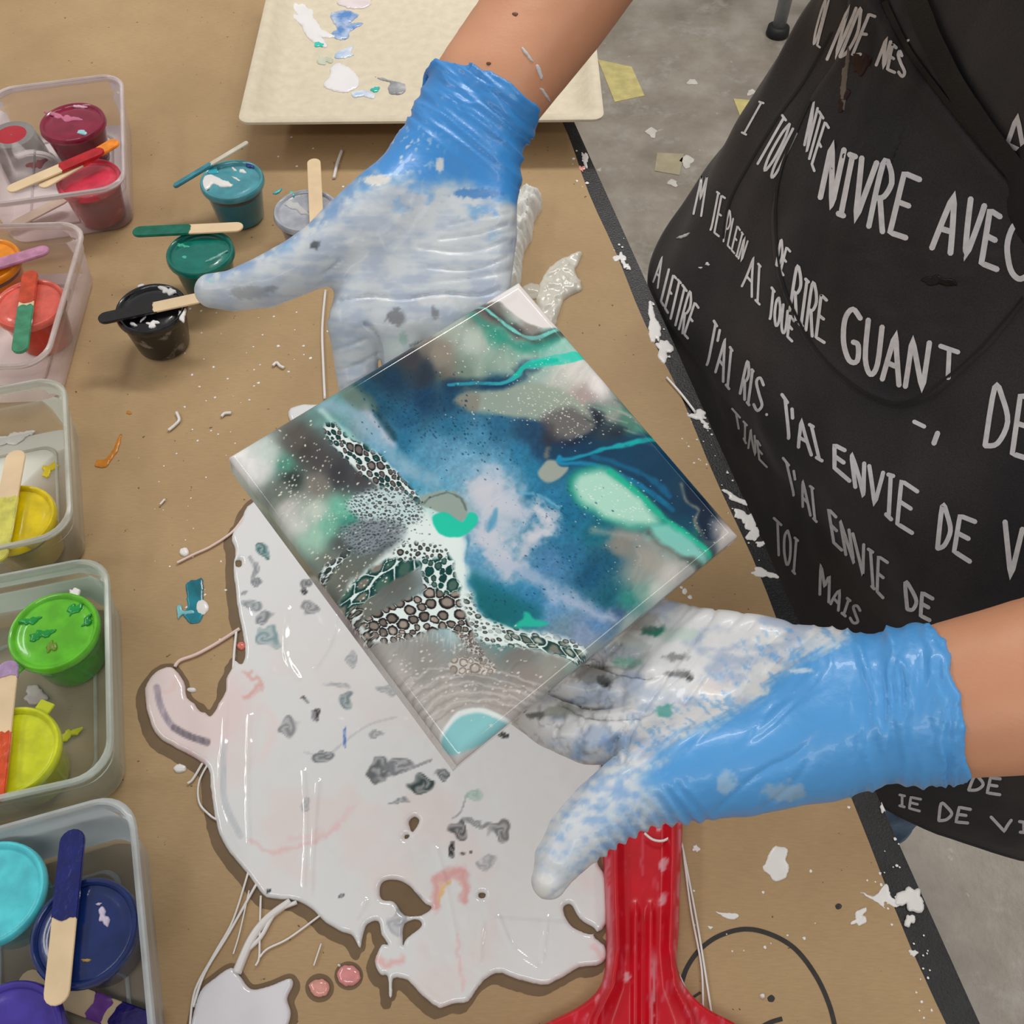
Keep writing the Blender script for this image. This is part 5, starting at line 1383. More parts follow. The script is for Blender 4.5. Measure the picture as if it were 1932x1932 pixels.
def smin(a, b, k):
    h = np.clip(0.5 + 0.5 * (b - a) / k, 0, 1)
    return b + (a - b) * h - k * h * (1 - h)
def cone(p, a, b, ra, rb):
    a = np.asarray(a, np.float32); b = np.asarray(b, np.float32)
    e = b - a; l2 = float(e @ e) + 1e-12
    t = np.clip(((p - a) @ e) / l2, 0, 1)
    q = p - (a + t[..., None] * e)
    return np.sqrt((q * q).sum(-1)) - (ra + (rb - ra) * t)
def chain(p, pts, rad):
    d = None
    for i in range(len(pts) - 1):
        c = cone(p, pts[i], pts[i + 1], rad[i], rad[i + 1])
        d = c if d is None else np.minimum(d, c)
    return d
def vert_normals(v, f):
    fn = np.cross(v[f[:, 2]] - v[f[:, 0]], v[f[:, 3]] - v[f[:, 1]])
    n = np.zeros_like(v)
    for k in range(4): np.add.at(n, f[:, k], fn)
    return n / np.maximum(np.linalg.norm(n, axis=1)[:, None], 1e-12)
def relax(v, f, it=1, w=.5):
    for _ in range(it):
        s = np.zeros_like(v); c = np.zeros(len(v))
        for k in range(4):
            a = f[:, k]; b = f[:, (k + 1) % 4]
            np.add.at(s, a, v[b]); np.add.at(c, a, 1); np.add.at(s, b, v[a]); np.add.at(c, b, 1)
        v = v * (1 - w) + w * s / np.maximum(c, 1)[:, None]
    return v
def bvh_of(v, f):
    return BVHTree.FromPolygons([tuple(q) for q in np.asarray(v).tolist()], [tuple(int(k) for k in q) for q in f])
def caster(bvh, off=0.0, fallback=None):
    o = Vector(CAM.tolist())
    def f(x, y):
        x = np.atleast_1d(x); y = np.atleast_1d(y)
        R = rays(x, y); pts = []; nor = []; dist = []
        for r in R:
            d = Vector(r.tolist()).normalized()
            h = bvh.ray_cast(o, d)
            if h[0] is None: pts.append(None); nor.append(None); dist.append(None)
            else:
                n = h[1]
                if n.dot(d) > 0: n = -n
                pts.append(h[0] + n * off); nor.append(n); dist.append(h[3])
        good = [q for q in dist if q is not None]
        md = sum(good) / len(good) if good else 0.8
        for i, r in enumerate(R):
            if pts[i] is None:
                d = Vector(r.tolist()).normalized()
                g = bvh.find_nearest(o + d * md)
                pts[i] = (g[0] if g[0] is not None else o + d * md); nor[i] = -d
        return np.array([tuple(q) for q in pts]), np.array([tuple(q) for q in nor])
    return f

person = empty('person', (0.38, 0.62, 0.0))
tag(person, 'person in black printed apron and blue gloves holding the painting', 'person')

# ================================================================== gloves
def PP(l): return [P(x, y, h) for x, y, h in l]
def ring_frame(c, axis):
    axis = np.asarray(axis) / np.linalg.norm(axis)
    s = np.cross(axis, (0, 0, 1)); s /= np.linalg.norm(s)
    return axis, s, np.cross(s, axis)

def make_glove(defn, lo, hi, vox=0.00115):
    fore = defn['fore']; frad = defn['frad']
    cc_ = defn['cuff']; axis, sd, up = ring_frame(cc_, defn['cuff_axis'])   # axis points up the arm
    beads = []
    nb = 40
    for k in range(nb):
        t = 2 * math.pi * k / nb
        rr = defn['cuff_r'] + 0.0006 * math.sin(5 * t + 1) + 0.0005 * math.sin(9 * t)
        beads.append(cc_ + sd * rr * math.cos(t) + up * rr * defn['cuff_flat'] * math.sin(t) + axis * (0.002 * math.sin(3 * t + defn['ph']) + 0.0012 * math.sin(7 * t)))
    def fn(p):
        d = chain(p, fore, frad)
        side = defn['fore_off']
        d = smin(d, chain(p, [q + sd * side for q in fore], [r * .93 for r in frad]), .006)
        d = smin(d, chain(p, [q - sd * side for q in fore], [r * .93 for r in frad]), .006)
        ca = ((p - cc_.astype(np.float32)) @ axis.astype(np.float32))
        d = np.maximum(d, ca - 0.001)
        g = None
        for (pts, rad) in defn['palm']:
            c = chain(p, pts, rad)
            g = c if g is None else smin(g, c, .010)
        for (pts, rad) in defn['fingers']:
            g = smin(g, chain(p, pts, rad), .0016)
        g = smin(g, chain(p, *defn['thumb']), .009)
        g = smin(g, chain(p, *defn['thenar']), .012)
        d = smin(d, g, .014)
        near = np.abs(ca) < .009
        if near.any():
            q = p[near]; bd = None
            for k in range(nb):
                c = cone(q, beads[k], beads[(k + 1) % nb], .0015, .0015)
                bd = c if bd is None else np.minimum(bd, c)
            d[near] = smin(d[near], bd, .0015)
        return d
    v, f = surface_nets(fn, lo, hi, vox)
    v = relax(v, f, 1, .4)
    return v, f

# ---- right glove, far side of the painting, palm up
Rw = P(868, 292, .350)
R = dict(
    fore=PP([(862, 300, .350), (890, 232, .358), (925, 165, .366), (965, 110, .372)]), frad=[.0215, .0235, .0258, .026], fore_off=.0085,
    cuff=P(903, 192, .3615), cuff_axis=P(960, 110, .372) - P(868, 292, .350), cuff_r=.0314, cuff_flat=.80, ph=.5,
    palm=[(PP([(800, 330, .347), (720, 470, .340), (668, 610, .327)]), [.017, .0145, .0125]), (PP([(850, 335, .346), (790, 480, .336), (750, 615, .325)]), [.0165, .0130, .0122]),
          (PP([(890, 340, .346), (850, 480, .336), (830, 600, .325)]), [.016, .0130, .0120]), (PP([(915, 340, .347), (922, 440, .341), (915, 575, .328)]), [.016, .0140, .0112])],
    fingers=[(PP([(668, 610, .327), (672, 690, .312), (690, 800, .298), (700, 880, .292)]), [.0122, .0104, .0094, .0082]),
             (PP([(750, 615, .325), (768, 720, .307), (790, 830, .295), (800, 910, .290)]), [.0116, .0100, .0092, .0080]),
             (PP([(830, 600, .325), (850, 700, .307), (872, 800, .294), (885, 880, .288)]), [.0115, .0102, .0092, .0080]),
             (PP([(915, 575, .327), (945, 660, .309), (962, 740, .298)]), [.0108, .0092, .0078])],
    thumb=(PP([(700, 420, .345), (610, 478, .346), (560, 505, .3455), (500, 533, .344), (440, 549, .342), (400, 549, .341)]), [.0165, .0145, .0128, .0118, .0094, .0080]),
    thenar=(PP([(830, 310, .349), (740, 390, .347), (680, 440, .346)]), [.0195, .0205, .0165]))
rv, rf = make_glove(R, (-0.155, 0.215, TT + .265), (0.05, 0.60, TT + .415))
# ---- left glove, near side
Lh = dict(
    fore=PP([(1560, 1345, .283), (1640, 1340, .286), (1720, 1330, .289), (1850, 1312, .294)]), frad=[.0215, .0235, .026, .0265], fore_off=.0085,
    cuff=P(1766, 1325, .2905), cuff_axis=P(1850, 1312, .294) - P(1640, 1340, .286), cuff_r=.0322, cuff_flat=.80, ph=2.2,
    palm=[(PP([(1540, 1400, .281), (1400, 1420, .277), (1220, 1385, .272)]), [.0165, .0150, .0122]), (PP([(1540, 1350, .281), (1400, 1345, .272), (1225, 1312, .267)]), [.0165, .0130, .0120]),
          (PP([(1540, 1300, .281), (1400, 1275, .272), (1240, 1240, .267)]), [.0160, .0130, .0118]), (PP([(1550, 1255, .281), (1430, 1220, .277), (1300, 1188, .271)]), [.0150, .0140, .0110])],
    fingers=[(PP([(1220, 1385, .271), (1110, 1392, .264), (1040, 1364, .265), (960, 1318, .264)]), [.0122, .0113, .0106, .0082]),
             (PP([(1225, 1312, .267), (1110, 1300, .262), (1010, 1264, .263), (930, 1225, .264)]), [.0116, .0103, .0094, .0080]),
             (PP([(1240, 1240, .267), (1130, 1220, .262), (1030, 1185, .264), (950, 1145, .266)]), [.0115, .0104, .0094, .0080]),
             (PP([(1300, 1188, .270), (1210, 1160, .266), (1130, 1120, .267), (1070, 1085, .268)]), [.0108, .0096, .0086, .0074])],
    thumb=(PP([(1300, 1445, .281), (1210, 1482, .2835), (1140, 1530, .2845), (1090, 1575, .2845), (1055, 1620, .2835), (1036, 1662, .282)]), [.0170, .0155, .0136, .0118, .0094, .0068]),
    thenar=(PP([(1530, 1410, .281), (1400, 1440, .281), (1290, 1455, .282)]), [.0205, .0205, .0175]))
lv, lf = make_glove(Lh, (-0.02, 0.085, TT + .225), (0.225, 0.265, TT + .345))

def ridged(x, y, s, o=3): return 1 - np.abs(2 * fbm(x, y, s, o) - 1)
def creases(px, py, paths, w=3.0):
    c = np.zeros(px.shape)
    for path, a in paths:
        c += a * np.exp(-(seg_dist(px, py, smooth_poly(path, 4, False), False) / w) ** 2)
    return c
def glove_detail_right(v, f):
    n = vert_normals(v, f); px, py = proj(v)
    topm = sstep(-.1, .3, n[:, 2])
    axis, sd, up = ring_frame(R['cuff'], R['cuff_axis'])
    ca = (v - R['cuff']) @ axis                           # 0 at the cuff end, negative towards the hand
    cuffm = sstep(-.055, -.02, ca)
    u = (px * .78 + py * .62); w = (py * .78 - px * .62)
    fold = ridged(u / 190 + .3 * fbm(px / 60, py / 60, 3), w / 26, 7, 3) ** 3
    d = cuffm * 0.0026 * (fold - .35) + cuffm * .0010 * (fbm(px / 40, py / 40, 4) - .5)
    pal = sstep(780, 900, px) * sstep(380, 420, py) * (1 - sstep(540, 570, py)) * topm
    d += -0.0011 * pal * ridged(px / 300, py / 34 + px / 400, 9, 2) ** 5
    d += 0.0003 * (fbm(px / 26, py / 26, 12) - .5)
    d -= .0013 * topm * creases(px, py, [([(640,566),(700,558),(760,563),(830,553),(900,556),(942,545)], .9), ([(690,612),(708,628),(716,650),(720,690)], 1.5), ([(640,735),(690,712),(720,702)], .8), ([(628,700),(670,690),(712,668)], .7), ([(612,510),(616,560),(618,600)], .6), ([(640,494),(620,512),(606,520)], 1.2),
        ([(830,450),(900,440),(960,422)], .6), ([(790,466),(880,474),(960,452)], .5), ([(810,504),(890,508),(960,484)], .65), ([(850,424),(900,412),(962,402)], .4), ([(630,660),(660,652),(690,640)], .5)])
    return v + n * d[:, None]
def glove_detail_left(v, f):
    n = vert_normals(v, f); px, py = proj(v)
    topm = sstep(-.1, .3, n[:, 2])
    axis, sd, up = ring_frame(Lh['cuff'], Lh['cuff_axis'])
    ca = (v - Lh['cuff']) @ axis
    cuffm = sstep(-.052, -.02, ca)
    fold = ridged(px / 34 + .5 * fbm(px / 60, py / 60, 13), py / 170 + px / 500, 17, 3) ** 3
    d = cuffm * .0026 * (fold - .35) + cuffm * .001 * (fbm(px / 46, py / 46, 14) - .5)
    # gathered wrinkles around the thumb
    al = (px - 1286) * -.84 + (py - 1470) * .55            # along the thumb
    ac = (px - 1286) * .55 + (py - 1470) * .84
    th = sstep(-30, 30, al) * (1 - sstep(190, 235, al)) * sstep(-25, 45, ac)
    d += th * .0009 * np.sin(al / 3.6 + 2.2 * fbm(px / 40, py / 40, 21) + ac / 30)
    d += .0004 * (fbm(px / 22, py / 22, 22) - .5)
    wr = topm * (1 - sstep(1500, 1580, px)) * (1 - th)
    d -= .0010 * wr * ridged((px + py) / 60, (px * -.5 + py) / 200, 27, 2) ** 6
    d -= .0014 * topm * creases(px, py, [([(1200,1345),(1170,1380),(1150,1420)], .8), ([(1110,1345),(1090,1390),(1095,1430)], .8), ([(1350,1150),(1300,1220),(1240,1300),(1190,1380),(1176,1436)], 1.1), ([(1420,1175),(1340,1260),(1290,1330)], .6), ([(1060,1350),(1050,1390),(1062,1420)], .7), ([(1130,1250),(1170,1215)], .8), ([(1225,1342),(1180,1352),(1120,1352),(1060,1326)], 2.6), ([(1225,1276),(1170,1268),(1110,1250)], 2.4), ([(1110,1372),(1096,1400),(1104,1432)], 1.2), ([(1172,1375),(1160,1405),(1166,1440)], 1.0)])
    return v + n * d[:, None]
rv = glove_detail_right(rv, rf); lv = glove_detail_left(lv, lf)

GB = np.array((62., 146, 222))
def glove_col_right(v, n):
    px, py = proj(v)
    base = np.empty(v.shape); base[:] = GB
    line = np.interp(px, [300, 560, 640, 720, 800, 880, 960, 1010], [380, 395, 350, 322, 335, 345, 372, 392])
    k = (py - line) + 46 * (fbm(px / 26, py / 18, 31, 4) - .5)
    cov = sstep(-14, 34, k)
    streak = fbm(px / 46 + 2 * fbm(px / 50, py / 50, 5), py / 9, 33, 4)
    pat = fbm(px / 42, py / 42, 35, 4)
    coat = mixc(np.broadcast_to(np.array((182., 192, 208)), v.shape).copy(), np.array((213., 217, 220)), sstep(.30, .58, .6 * pat + .4 * streak))
    thin = sstep(.52, .72, fbm(px / 30, py / 22, 39, 4)) * (1 - sstep(40, 110, k)) * .5
    c = mixc(base, coat, cov * (1 - thin) * .96)
    # blue showing along the back of the thumb
    bk = 1 - sstep(4, 34, seg_dist(px, py, smooth_poly([(700,300),(640,385),(560,435),(470,485),(400,512)], 4, False), False))
    c = mixc(c, np.array((120., 158, 206)), bk * .75 * sstep(.35, .6, fbm(px / 14, py / 14, 41)))
    # dry brushed flecks above the line
    fl = sstep(.63, .70, fbm(px / 7, py / 12, 43, 3)) * np.exp(-(np.hypot(px - 770, (py - 285) * 1.2) / 52) ** 2)
    c = mixc(c, np.array((226., 228, 230)), fl)
    for (x, y, rx, ry, col, a, s) in ((595,463,9,10,(70,72,78),.8,2),(746,598,19,17,(110,112,116),.75,3),(820,592,9,14,(116,116,120),.7,4),(470,552,40,14,(150,154,158),.6,5),(510,545,16,6,(120,124,128),.5,6),(712,340,30,11,(230,226,218),.95,7),(830,310,8,14,(228,226,222),.9,8),(398,529,6,5,(150,205,205),.8,9),
                                (900,365,50,10,(58,124,196),.8,10),(820,566,40,10,(226,226,226),.6,11),(745,655,30,22,(200,214,214),.8,12),(760,640,10,14,(150,190,180),.7,13),(800,650,30,6,(96,100,104),.6,15)):
        e = np.hypot((px - x) / rx, (py - y) / ry) + .9 * (fbm(px / 6, py / 6, 50 + s) - .5)
        c = mixc(c, np.array(col, float), a * (1 - sstep(.7, 1.1, e)))
    return lin(np.clip(c, 0, 255) / 255)
def glove_col_left(v, n):
    px, py = proj(v)
    base = np.empty(v.shape); base[:] = (82, 160, 226)
    # paint lies on the palm and fingers, up to a slanting brushed edge
    edge = smooth_poly([(1620,1150),(1590,1200),(1500,1245),(1440,1310),(1360,1360),(1290,1392),(1240,1440),(1190,1470),(1120,1560),(1140,1600),(900,1900),(800,1500),(800,1000),(1500,1000)], 3)
    s = sdf(px, py, edge) + 44 * (fbm((px - .62 * py) / 60, (py + .62 * px) / 8, 61, 3) - .5) + 6 * (fbm(px / 9, py / 9, 63) - .5)
    cov = sstep(-18, 20, s)
    pat = fbm(px / 50, py / 30, 65, 4)
    coat = mixc(np.broadcast_to(np.array((178., 190, 210)), v.shape).copy(), np.array((222., 223, 225)), sstep(.30, .52, pat))
    thin = sstep(.56, .68, fbm((px + py) / 30, (py - px) / 8, 67, 4)) * (1 - sstep(40, 130, s)) * .55
    c = mixc(base, coat, cov * (1 - thin))
    # thumb: patchy coat
    al = (px - 1286) * -.84 + (py - 1470) * .55
    th = sstep(20, 90, al) * sstep(1380, 1440, py)
    tc_ = sstep(.28, .70, fbm(px / 16, py / 12, 69, 5) + .25 * sstep(180, 330, al))
    c = mixc(c, mixc(np.broadcast_to(np.array((142., 176, 216)), v.shape).copy(), np.array((210., 216, 222)), tc_), th * .9)
    tip = (1 - sstep(14, 22, np.hypot(px - 1024, (py - 1672) * .8)))
    c = mixc(c, np.array((222., 222, 220)), tip)
    # faint patches on the blue
    for (x, y, rx, ry, col, a, q) in ((1372,1480,22,26,(190,205,222),.6,1),(1480,1495,48,22,(176,190,206),.6,2),(1410,1300,40,16,(226,226,224),.85,3),(1350,1295,36,18,(228,214,208),.7,4),(1255,1340,22,14,(60,160,150),.8,5),(1275,1240,26,9,(110,112,114),.7,6),(1280,1272,26,8,(90,92,96),.7,7),(1300,1278,9,7,(20,22,24),.9,8),
                                (1140,1285,16,14,(30,32,36),.85,9),(1120,1270,44,24,(120,122,122),.6,10),(1190,1230,40,34,(176,184,180),.6,11),(1235,1190,26,12,(24,120,100),.85,12),(1280,1195,44,18,(196,214,206),.8,13),(1180,1250,30,12,(120,190,170),.6,14),(1060,1340,40,16,(130,134,124),.65,15),(1010,1350,20,10,(70,74,70),.7,16),
                                (1250,1310,60,20,(206,212,224),.5,17),(1160,1400,40,20,(120,160,212),.5,18),(1215,1170,34,22,(160,160,158),.7,19),(1510,1265,30,5,(232,234,236),.7,20),(1550,1215,50,12,(214,222,230),.7,21)):
        e = np.hypot((px - x) / rx, (py - y) / ry) + 1.1 * (fbm(px / 10, py / 10, 80 + q) - .5)
        c = mixc(c, np.array(col, float), a * (1 - sstep(.6, 1.05, e)))
    vein = sstep(.88, .96, ridged(px / 30 + 2 * fbm(px / 40, py / 40, 5), py / 30 + 2 * fbm(px / 40, py / 40, 6), 71, 2)) * (1 - sstep(1240, 1290, px)) * cov * (1 - sstep(1440, 1470, py))
    c = mixc(c, np.array((120., 122, 122)), vein * .28 * (1 - sstep(1160, 1230, px)))
    return lin(np.clip(c, 0, 255) / 255)
glove_m = pm('painted_nitrile', (80, 150, 215), rough=0.38, attr=True, coat=0.15, bump=0.10, bscale=260)
rg = mesh_obj('glove', rv, rf, glove_m, person, True, glove_col_right(rv, None)); rg['label'] = 'blue glove coated white, thumb pointing at the black cup'
lg_ = mesh_obj('glove', lv, lf, glove_m, person, True, glove_col_left(lv, None)); lg_['label'] = 'blue glove half smeared white above the red scraper'

# ================================================================== body: arms, torso (skin), shirt, jeans
def W3(x, y, h): return np.array((x, y, TT + h))
sh_r, el_r = W3(.235, .80, .585), W3(.105, .675, .430)
sh_l, el_l = W3(.420, .430, .560), W3(.392, .205, .350)
arm_r = [R['fore'][0], R['fore'][1], R['fore'][2], P(1040, 12, .381), el_r]
arm_r_rad = [.0195, .0215, .0240, .0275, .036]
arm_l = [Lh['fore'][0], Lh['fore'][1], P(1766, 1325, .2905), P(1932, 1296, .300), el_l]
arm_l_rad = [.0195, .0215, .0243, .0280, .037]
def arm_field(p, arm, rad, el, sh):
    ax = np.asarray(arm[3] - arm[1]); _, sd, _ = ring_frame(arm[1], ax)
    d = chain(p, arm, rad)
    d = smin(d, chain(p, [q + sd * .0085 for q in arm], [r * .93 for r in rad]), .006)
    d = smin(d, chain(p, [q - sd * .0085 for q in arm], [r * .93 for r in rad]), .006)
    return smin(d, cone(p, el, sh, .040, .050), .03)
tdir = np.array((.57, -.82, 0.)); tout = np.array((-.82, -.57, 0.))
def torso_field(p, infl=0.0):
    c0 = W3(.385, .66, -.02); c1 = W3(.37, .66, .20); c2 = W3(.345, .645, .45); c3 = W3(.33, .63, .58)
    d = None
    for s in (-1, 1):
        q = chain(p, [c0 + tdir * s * .085, c1 + tdir * s * .065, c2 + tdir * s * .085, c3 + tdir * s * .07], [.085 + infl, .072 + infl, .078 + infl, .055 + infl])
        d = q if d is None else smin(d, q, .06)
    d = smin(d, cone(p, c3 + tdir * .07, sh_l, .055 + infl, .052 + infl), .05)
    d = smin(d, cone(p, c3 - tdir * .07, sh_r, .055 + infl, .052 + infl), .05)
    return d
def body_field(p):
    d = smin(arm_field(p, arm_r, arm_r_rad, el_r, sh_r), arm_field(p, arm_l, arm_l_rad, el_l, sh_l), .01)
    d = smin(d, torso_field(p), .02)
    return smin(d, cone(p, W3(.33, .63, .58), W3(.315, .615, .72), .055, .052), .03)
bv, bf = surface_nets(body_field, (-.06, .09, TT - .14), (.58, .95, TT + .79), .0055)
bv = relax(bv, bf, 1, .4)
def skin():
    m, nt, b = new_mat('skin')
    N = nt.nodes; Lk = nt.links
    tc = N.new('ShaderNodeTexCoord')
    n1 = N.new('ShaderNodeTexNoise'); n1.inputs['Scale'].default_value = 14; n1.inputs['Detail'].default_value = 6
    Lk.new(tc.outputs['Object'], n1.inputs['Vector'])
    r = N.new('ShaderNodeValToRGB')
    r.color_ramp.elements[0].position = .3; r.color_ramp.elements[0].color = L4((200, 138, 104))
    r.color_ramp.elements[1].position = .7; r.color_ramp.elements[1].color = L4((222, 162, 126))
    Lk.new(n1.outputs['Fac'], r.inputs['Fac']); Lk.new(r.outputs[0], b.inputs['Base Color'])
    b.inputs['Roughness'].default_value = .48
    b.inputs['Subsurface Weight'].default_value = .15; b.inputs['Subsurface Radius'].default_value = (.010, .004, .002); b.inputs['Subsurface Scale'].default_value = .4
    n2 = N.new('ShaderNodeTexNoise'); n2.inputs['Scale'].default_value = 500; n2.inputs['Detail'].default_value = 4
    Lk.new(tc.outputs['Object'], n2.inputs['Vector'])
    bp = N.new('ShaderNodeBump'); bp.inputs['Strength'].default_value = .12; bp.inputs['Distance'].default_value = .001
    Lk.new(n2.outputs['Fac'], bp.inputs['Height']); Lk.new(bp.outputs[0], b.inputs['Normal'])
    return m
body = mesh_obj('body', bv, bf, skin(), person, True)
arm_bvh = bvh_of(bv, bf)
acast = caster(arm_bvh, 0.0002)
mole = pm('mole', (112, 64, 44), rough=.5)
for (x, y, r) in ((972, 27, 5), (922, 120, 4)):
    dab('mole', rblob(x, y, r, r * .8, 0, 3, .2), 0, mole, body, .0003, project=acast, edge=3)
for poly in (smooth_poly([(984,92),(988,91),(1002,110),(1006,118),(999,112)]), smooth_poly([(1011,124),(1016,124),(1023,142),(1021,150),(1015,138)]), smooth_poly([(1019,168),(1024,168),(1038,190),(1035,190)])):
    dab('paint_streak', poly, 0, dull_white, body, .0005, project=acast, edge=3, step=1.5)
# shirt over the torso, to the upper arms
def shirt_field(p):
    d = torso_field(p, .008)
    d = smin(d, cone(p, sh_r, sh_r * .55 + el_r * .45, .060, .054), .03)
    d = smin(d, cone(p, sh_l, sh_l * .55 + el_l * .45, .060, .054), .03)
    return np.maximum(d, (p[..., 2] - (TT + .66)))
sv, sf = surface_nets(shirt_field, (.08, .17, TT - .13), (.60, .95, TT + .68), .008)
mesh_obj('shirt', sv, sf, pm('black_cotton', (30, 29, 31), rough=.8, bump=.2, bscale=300), person, True)
# jeans and shoes
hipc = W3(.385, .66, -.04)
legs = [([hipc + tdir * .085, W3(.462, .500, -.38), W3(.474, .455, -.66)], [.085, .062, .055]), ([hipc - tdir * .085, W3(.345, .730, -.38), W3(.350, .740, -.66)], [.085, .062, .055])]
def jeans_field(p):
    d = None
    for pts, rad in legs:
        q = chain(p, pts, rad); d = q if d is None else smin(d, q, .03)
    d = smin(d, cone(p, hipc + tdir * .07, hipc - tdir * .07, .095, .095), .04)
    return d + .004 * np.sin(p[..., 2] * 55 + 6 * np.sin(p[..., 0] * 20)) * (p[..., 2] < TT - .3)
jv, jf = surface_nets(jeans_field, (.22, .33, .03), (.60, .90, TT + .08), .008)
mesh_obj('jeans', jv, jf, pm('washed_denim', (70, 92, 118), rough=.8, col2=(112, 136, 160), scale=26, bump=.3, bscale=500), person, True)
shoe_m = pm('dark_sneaker', (40, 40, 44), rough=.6)
for ax_, ay_ in ((.474, .455), (.350, .740)):
    fd = Vector((-.75, -.66, 0)).normalized(); sdv = Vector((-fd.y, fd.x, 0)); c = Vector((ax_, ay_, 0))
    rings = []
    for h, k in ((0.001, 1.0), (.012, 1.06), (.03, 1.0), (.055, .8), (.085, .52)):
        rr = []
        for a in np.linspace(0, 2 * math.pi, 28, endpoint=False):
            x = math.cos(a); y = math.sin(a)
            ln = (.16 if x > 0 else .075) * (k if x > 0 else .75 + .25 * k)
            rr.append(c + fd * (x * ln) + sdv * (y * .046 * (.7 + .3 * k)) + Vector((0, 0, h)))
        rings.append(rr)
    loft('shoe', rings, shoe_m, person, True, True)
# ================================================================== apron
def plan(row, h): return [P(x, y, h)[:2] for x, y in row]
AR = [
    (-.47, [(.165,.765),(.205,.69),(.265,.60),(.318,.53),(.372,.455),(.428,.390),(.53,.345)]),
    (-.30, [(.158,.762),(.195,.69),(.252,.60),(.295,.53),(.342,.468),(.395,.408),(.49,.352)]),
    (-.17, [(.152,.758),(.186,.69),(.240,.598),(.275,.533),(.317,.480),(.364,.424),(.449,.362)]),
    (-.085, [(.145,.757),(.165,.700),(.209,.616),(.237,.572),(.276,.513),(.314,.463),(.354,.421),(.417,.372)]),
    (0.0, plan([(1230,500),(1270,590),(1350,690),(1450,800),(1560,900),(1680,980),(1800,1050),(1932,1110)], 0)),
    (.085, plan([(1318,340),(1340,420),(1430,540),(1500,600),(1620,680),(1740,740),(1890,830),(1960,870)], .085)),
    (.17, plan([(1395,230),(1440,300),(1540,370),(1640,440),(1740,480),(1850,530),(1932,570)], .17)),
    (.26, plan([(1495,65),(1560,105),(1650,145),(1720,180),(1800,230),(1932,300)], .26)),
    (.35, plan([(1575,-60),(1650,-35),(1760,5),(1932,80)], .35)),
    (.44, [(.205,.600),(.232,.580),(.262,.552),(.300,.515)]),
]
NC, NR = 110, 150
rows_ = []
for h, pts in AR:
    p = np.array(pts, float)
    t0 = p[0] - p[1]; t0 /= np.linalg.norm(t0); t1 = p[-1] - p[-2]; t1 /= np.linalg.norm(t1)
    back = np.array((.80, .60))
    k = max(0., min(1., (h + .1) / .3))
    ext0 = [p[0] + back * .075 * (1 - .0 * k) + t0 * .004, p[0] + back * .035 + t0 * .010, p[0] + back * .010 + t0 * .006]
    ext1 = [p[-1] + t1 * .035 + back * .004, p[-1] + t1 * .075 + back * .022, p[-1] + t1 * .10 + back * .055]
    q = smooth_poly(np.vstack([ext0, p, ext1]), 10, False)
    s = np.concatenate([[0], np.cumsum(np.hypot(*np.diff(q, axis=0).T))]); s /= s[-1]
    u = np.linspace(0, 1, NC)
    rows_.append(np.stack([np.interp(u, s, q[:, 0]), np.interp(u, s, q[:, 1])], 1))
hs_ = np.array([a[0] for a in AR]); RW = np.array(rows_)
def crm(hv):
    i = int(np.clip(np.searchsorted(hs_, hv) - 1, 0, len(hs_) - 2))
    t = (hv - hs_[i]) / (hs_[i + 1] - hs_[i])
    b, c = RW[i], RW[i + 1]
    ma = (RW[i + 1] - RW[max(i - 1, 0)]) / (hs_[i + 1] - hs_[max(i - 1, 0)]) * (hs_[i + 1] - hs_[i])
    j = min(i + 2, len(hs_) - 1)
    mb = (RW[j] - RW[i]) / (hs_[j] - hs_[i]) * (hs_[i + 1] - hs_[i])
    return (2 * t ** 3 - 3 * t ** 2 + 1) * b + (t ** 3 - 2 * t ** 2 + t) * ma + (-2 * t ** 3 + 3 * t ** 2) * c + (t ** 3 - t ** 2) * mb
hh_ = np.linspace(-.47, .44, NR)
AV = np.zeros((NR, NC, 3))
for i, hv in enumerate(hh_):
    AV[i, :, :2] = crm(hv); AV[i, :, 2] = TT + hv
du = np.gradient(AV, axis=1); dv = np.gradient(AV, axis=0)
AN = np.cross(du, dv); AN /= np.linalg.norm(AN, axis=2)[..., None]
if AN[NR // 2, NC // 2] @ (CAM - AV[NR // 2, NC // 2]) < 0: AN = -AN
U_, H_ = np.meshgrid(np.linspace(0, 1, NC), hh_)
fold = (fbm(U_ * 9 + H_ * 2.0, H_ * 2.2, 5, 3) - .5) * .020 * sstep(1.0, .3, U_) + (fbm(U_ * 6 - H_ * 7, H_ * 5 + U_ * 4, 15, 3) - .5) * .010 + (fbm(U_ * 22, H_ * 4, 25, 2) - .5) * .005 * sstep(-.02, -.2, H_)
fold *= sstep(0, .12, U_)
fold = np.maximum(fold, -.006)
AV = AV + AN * fold[..., None]
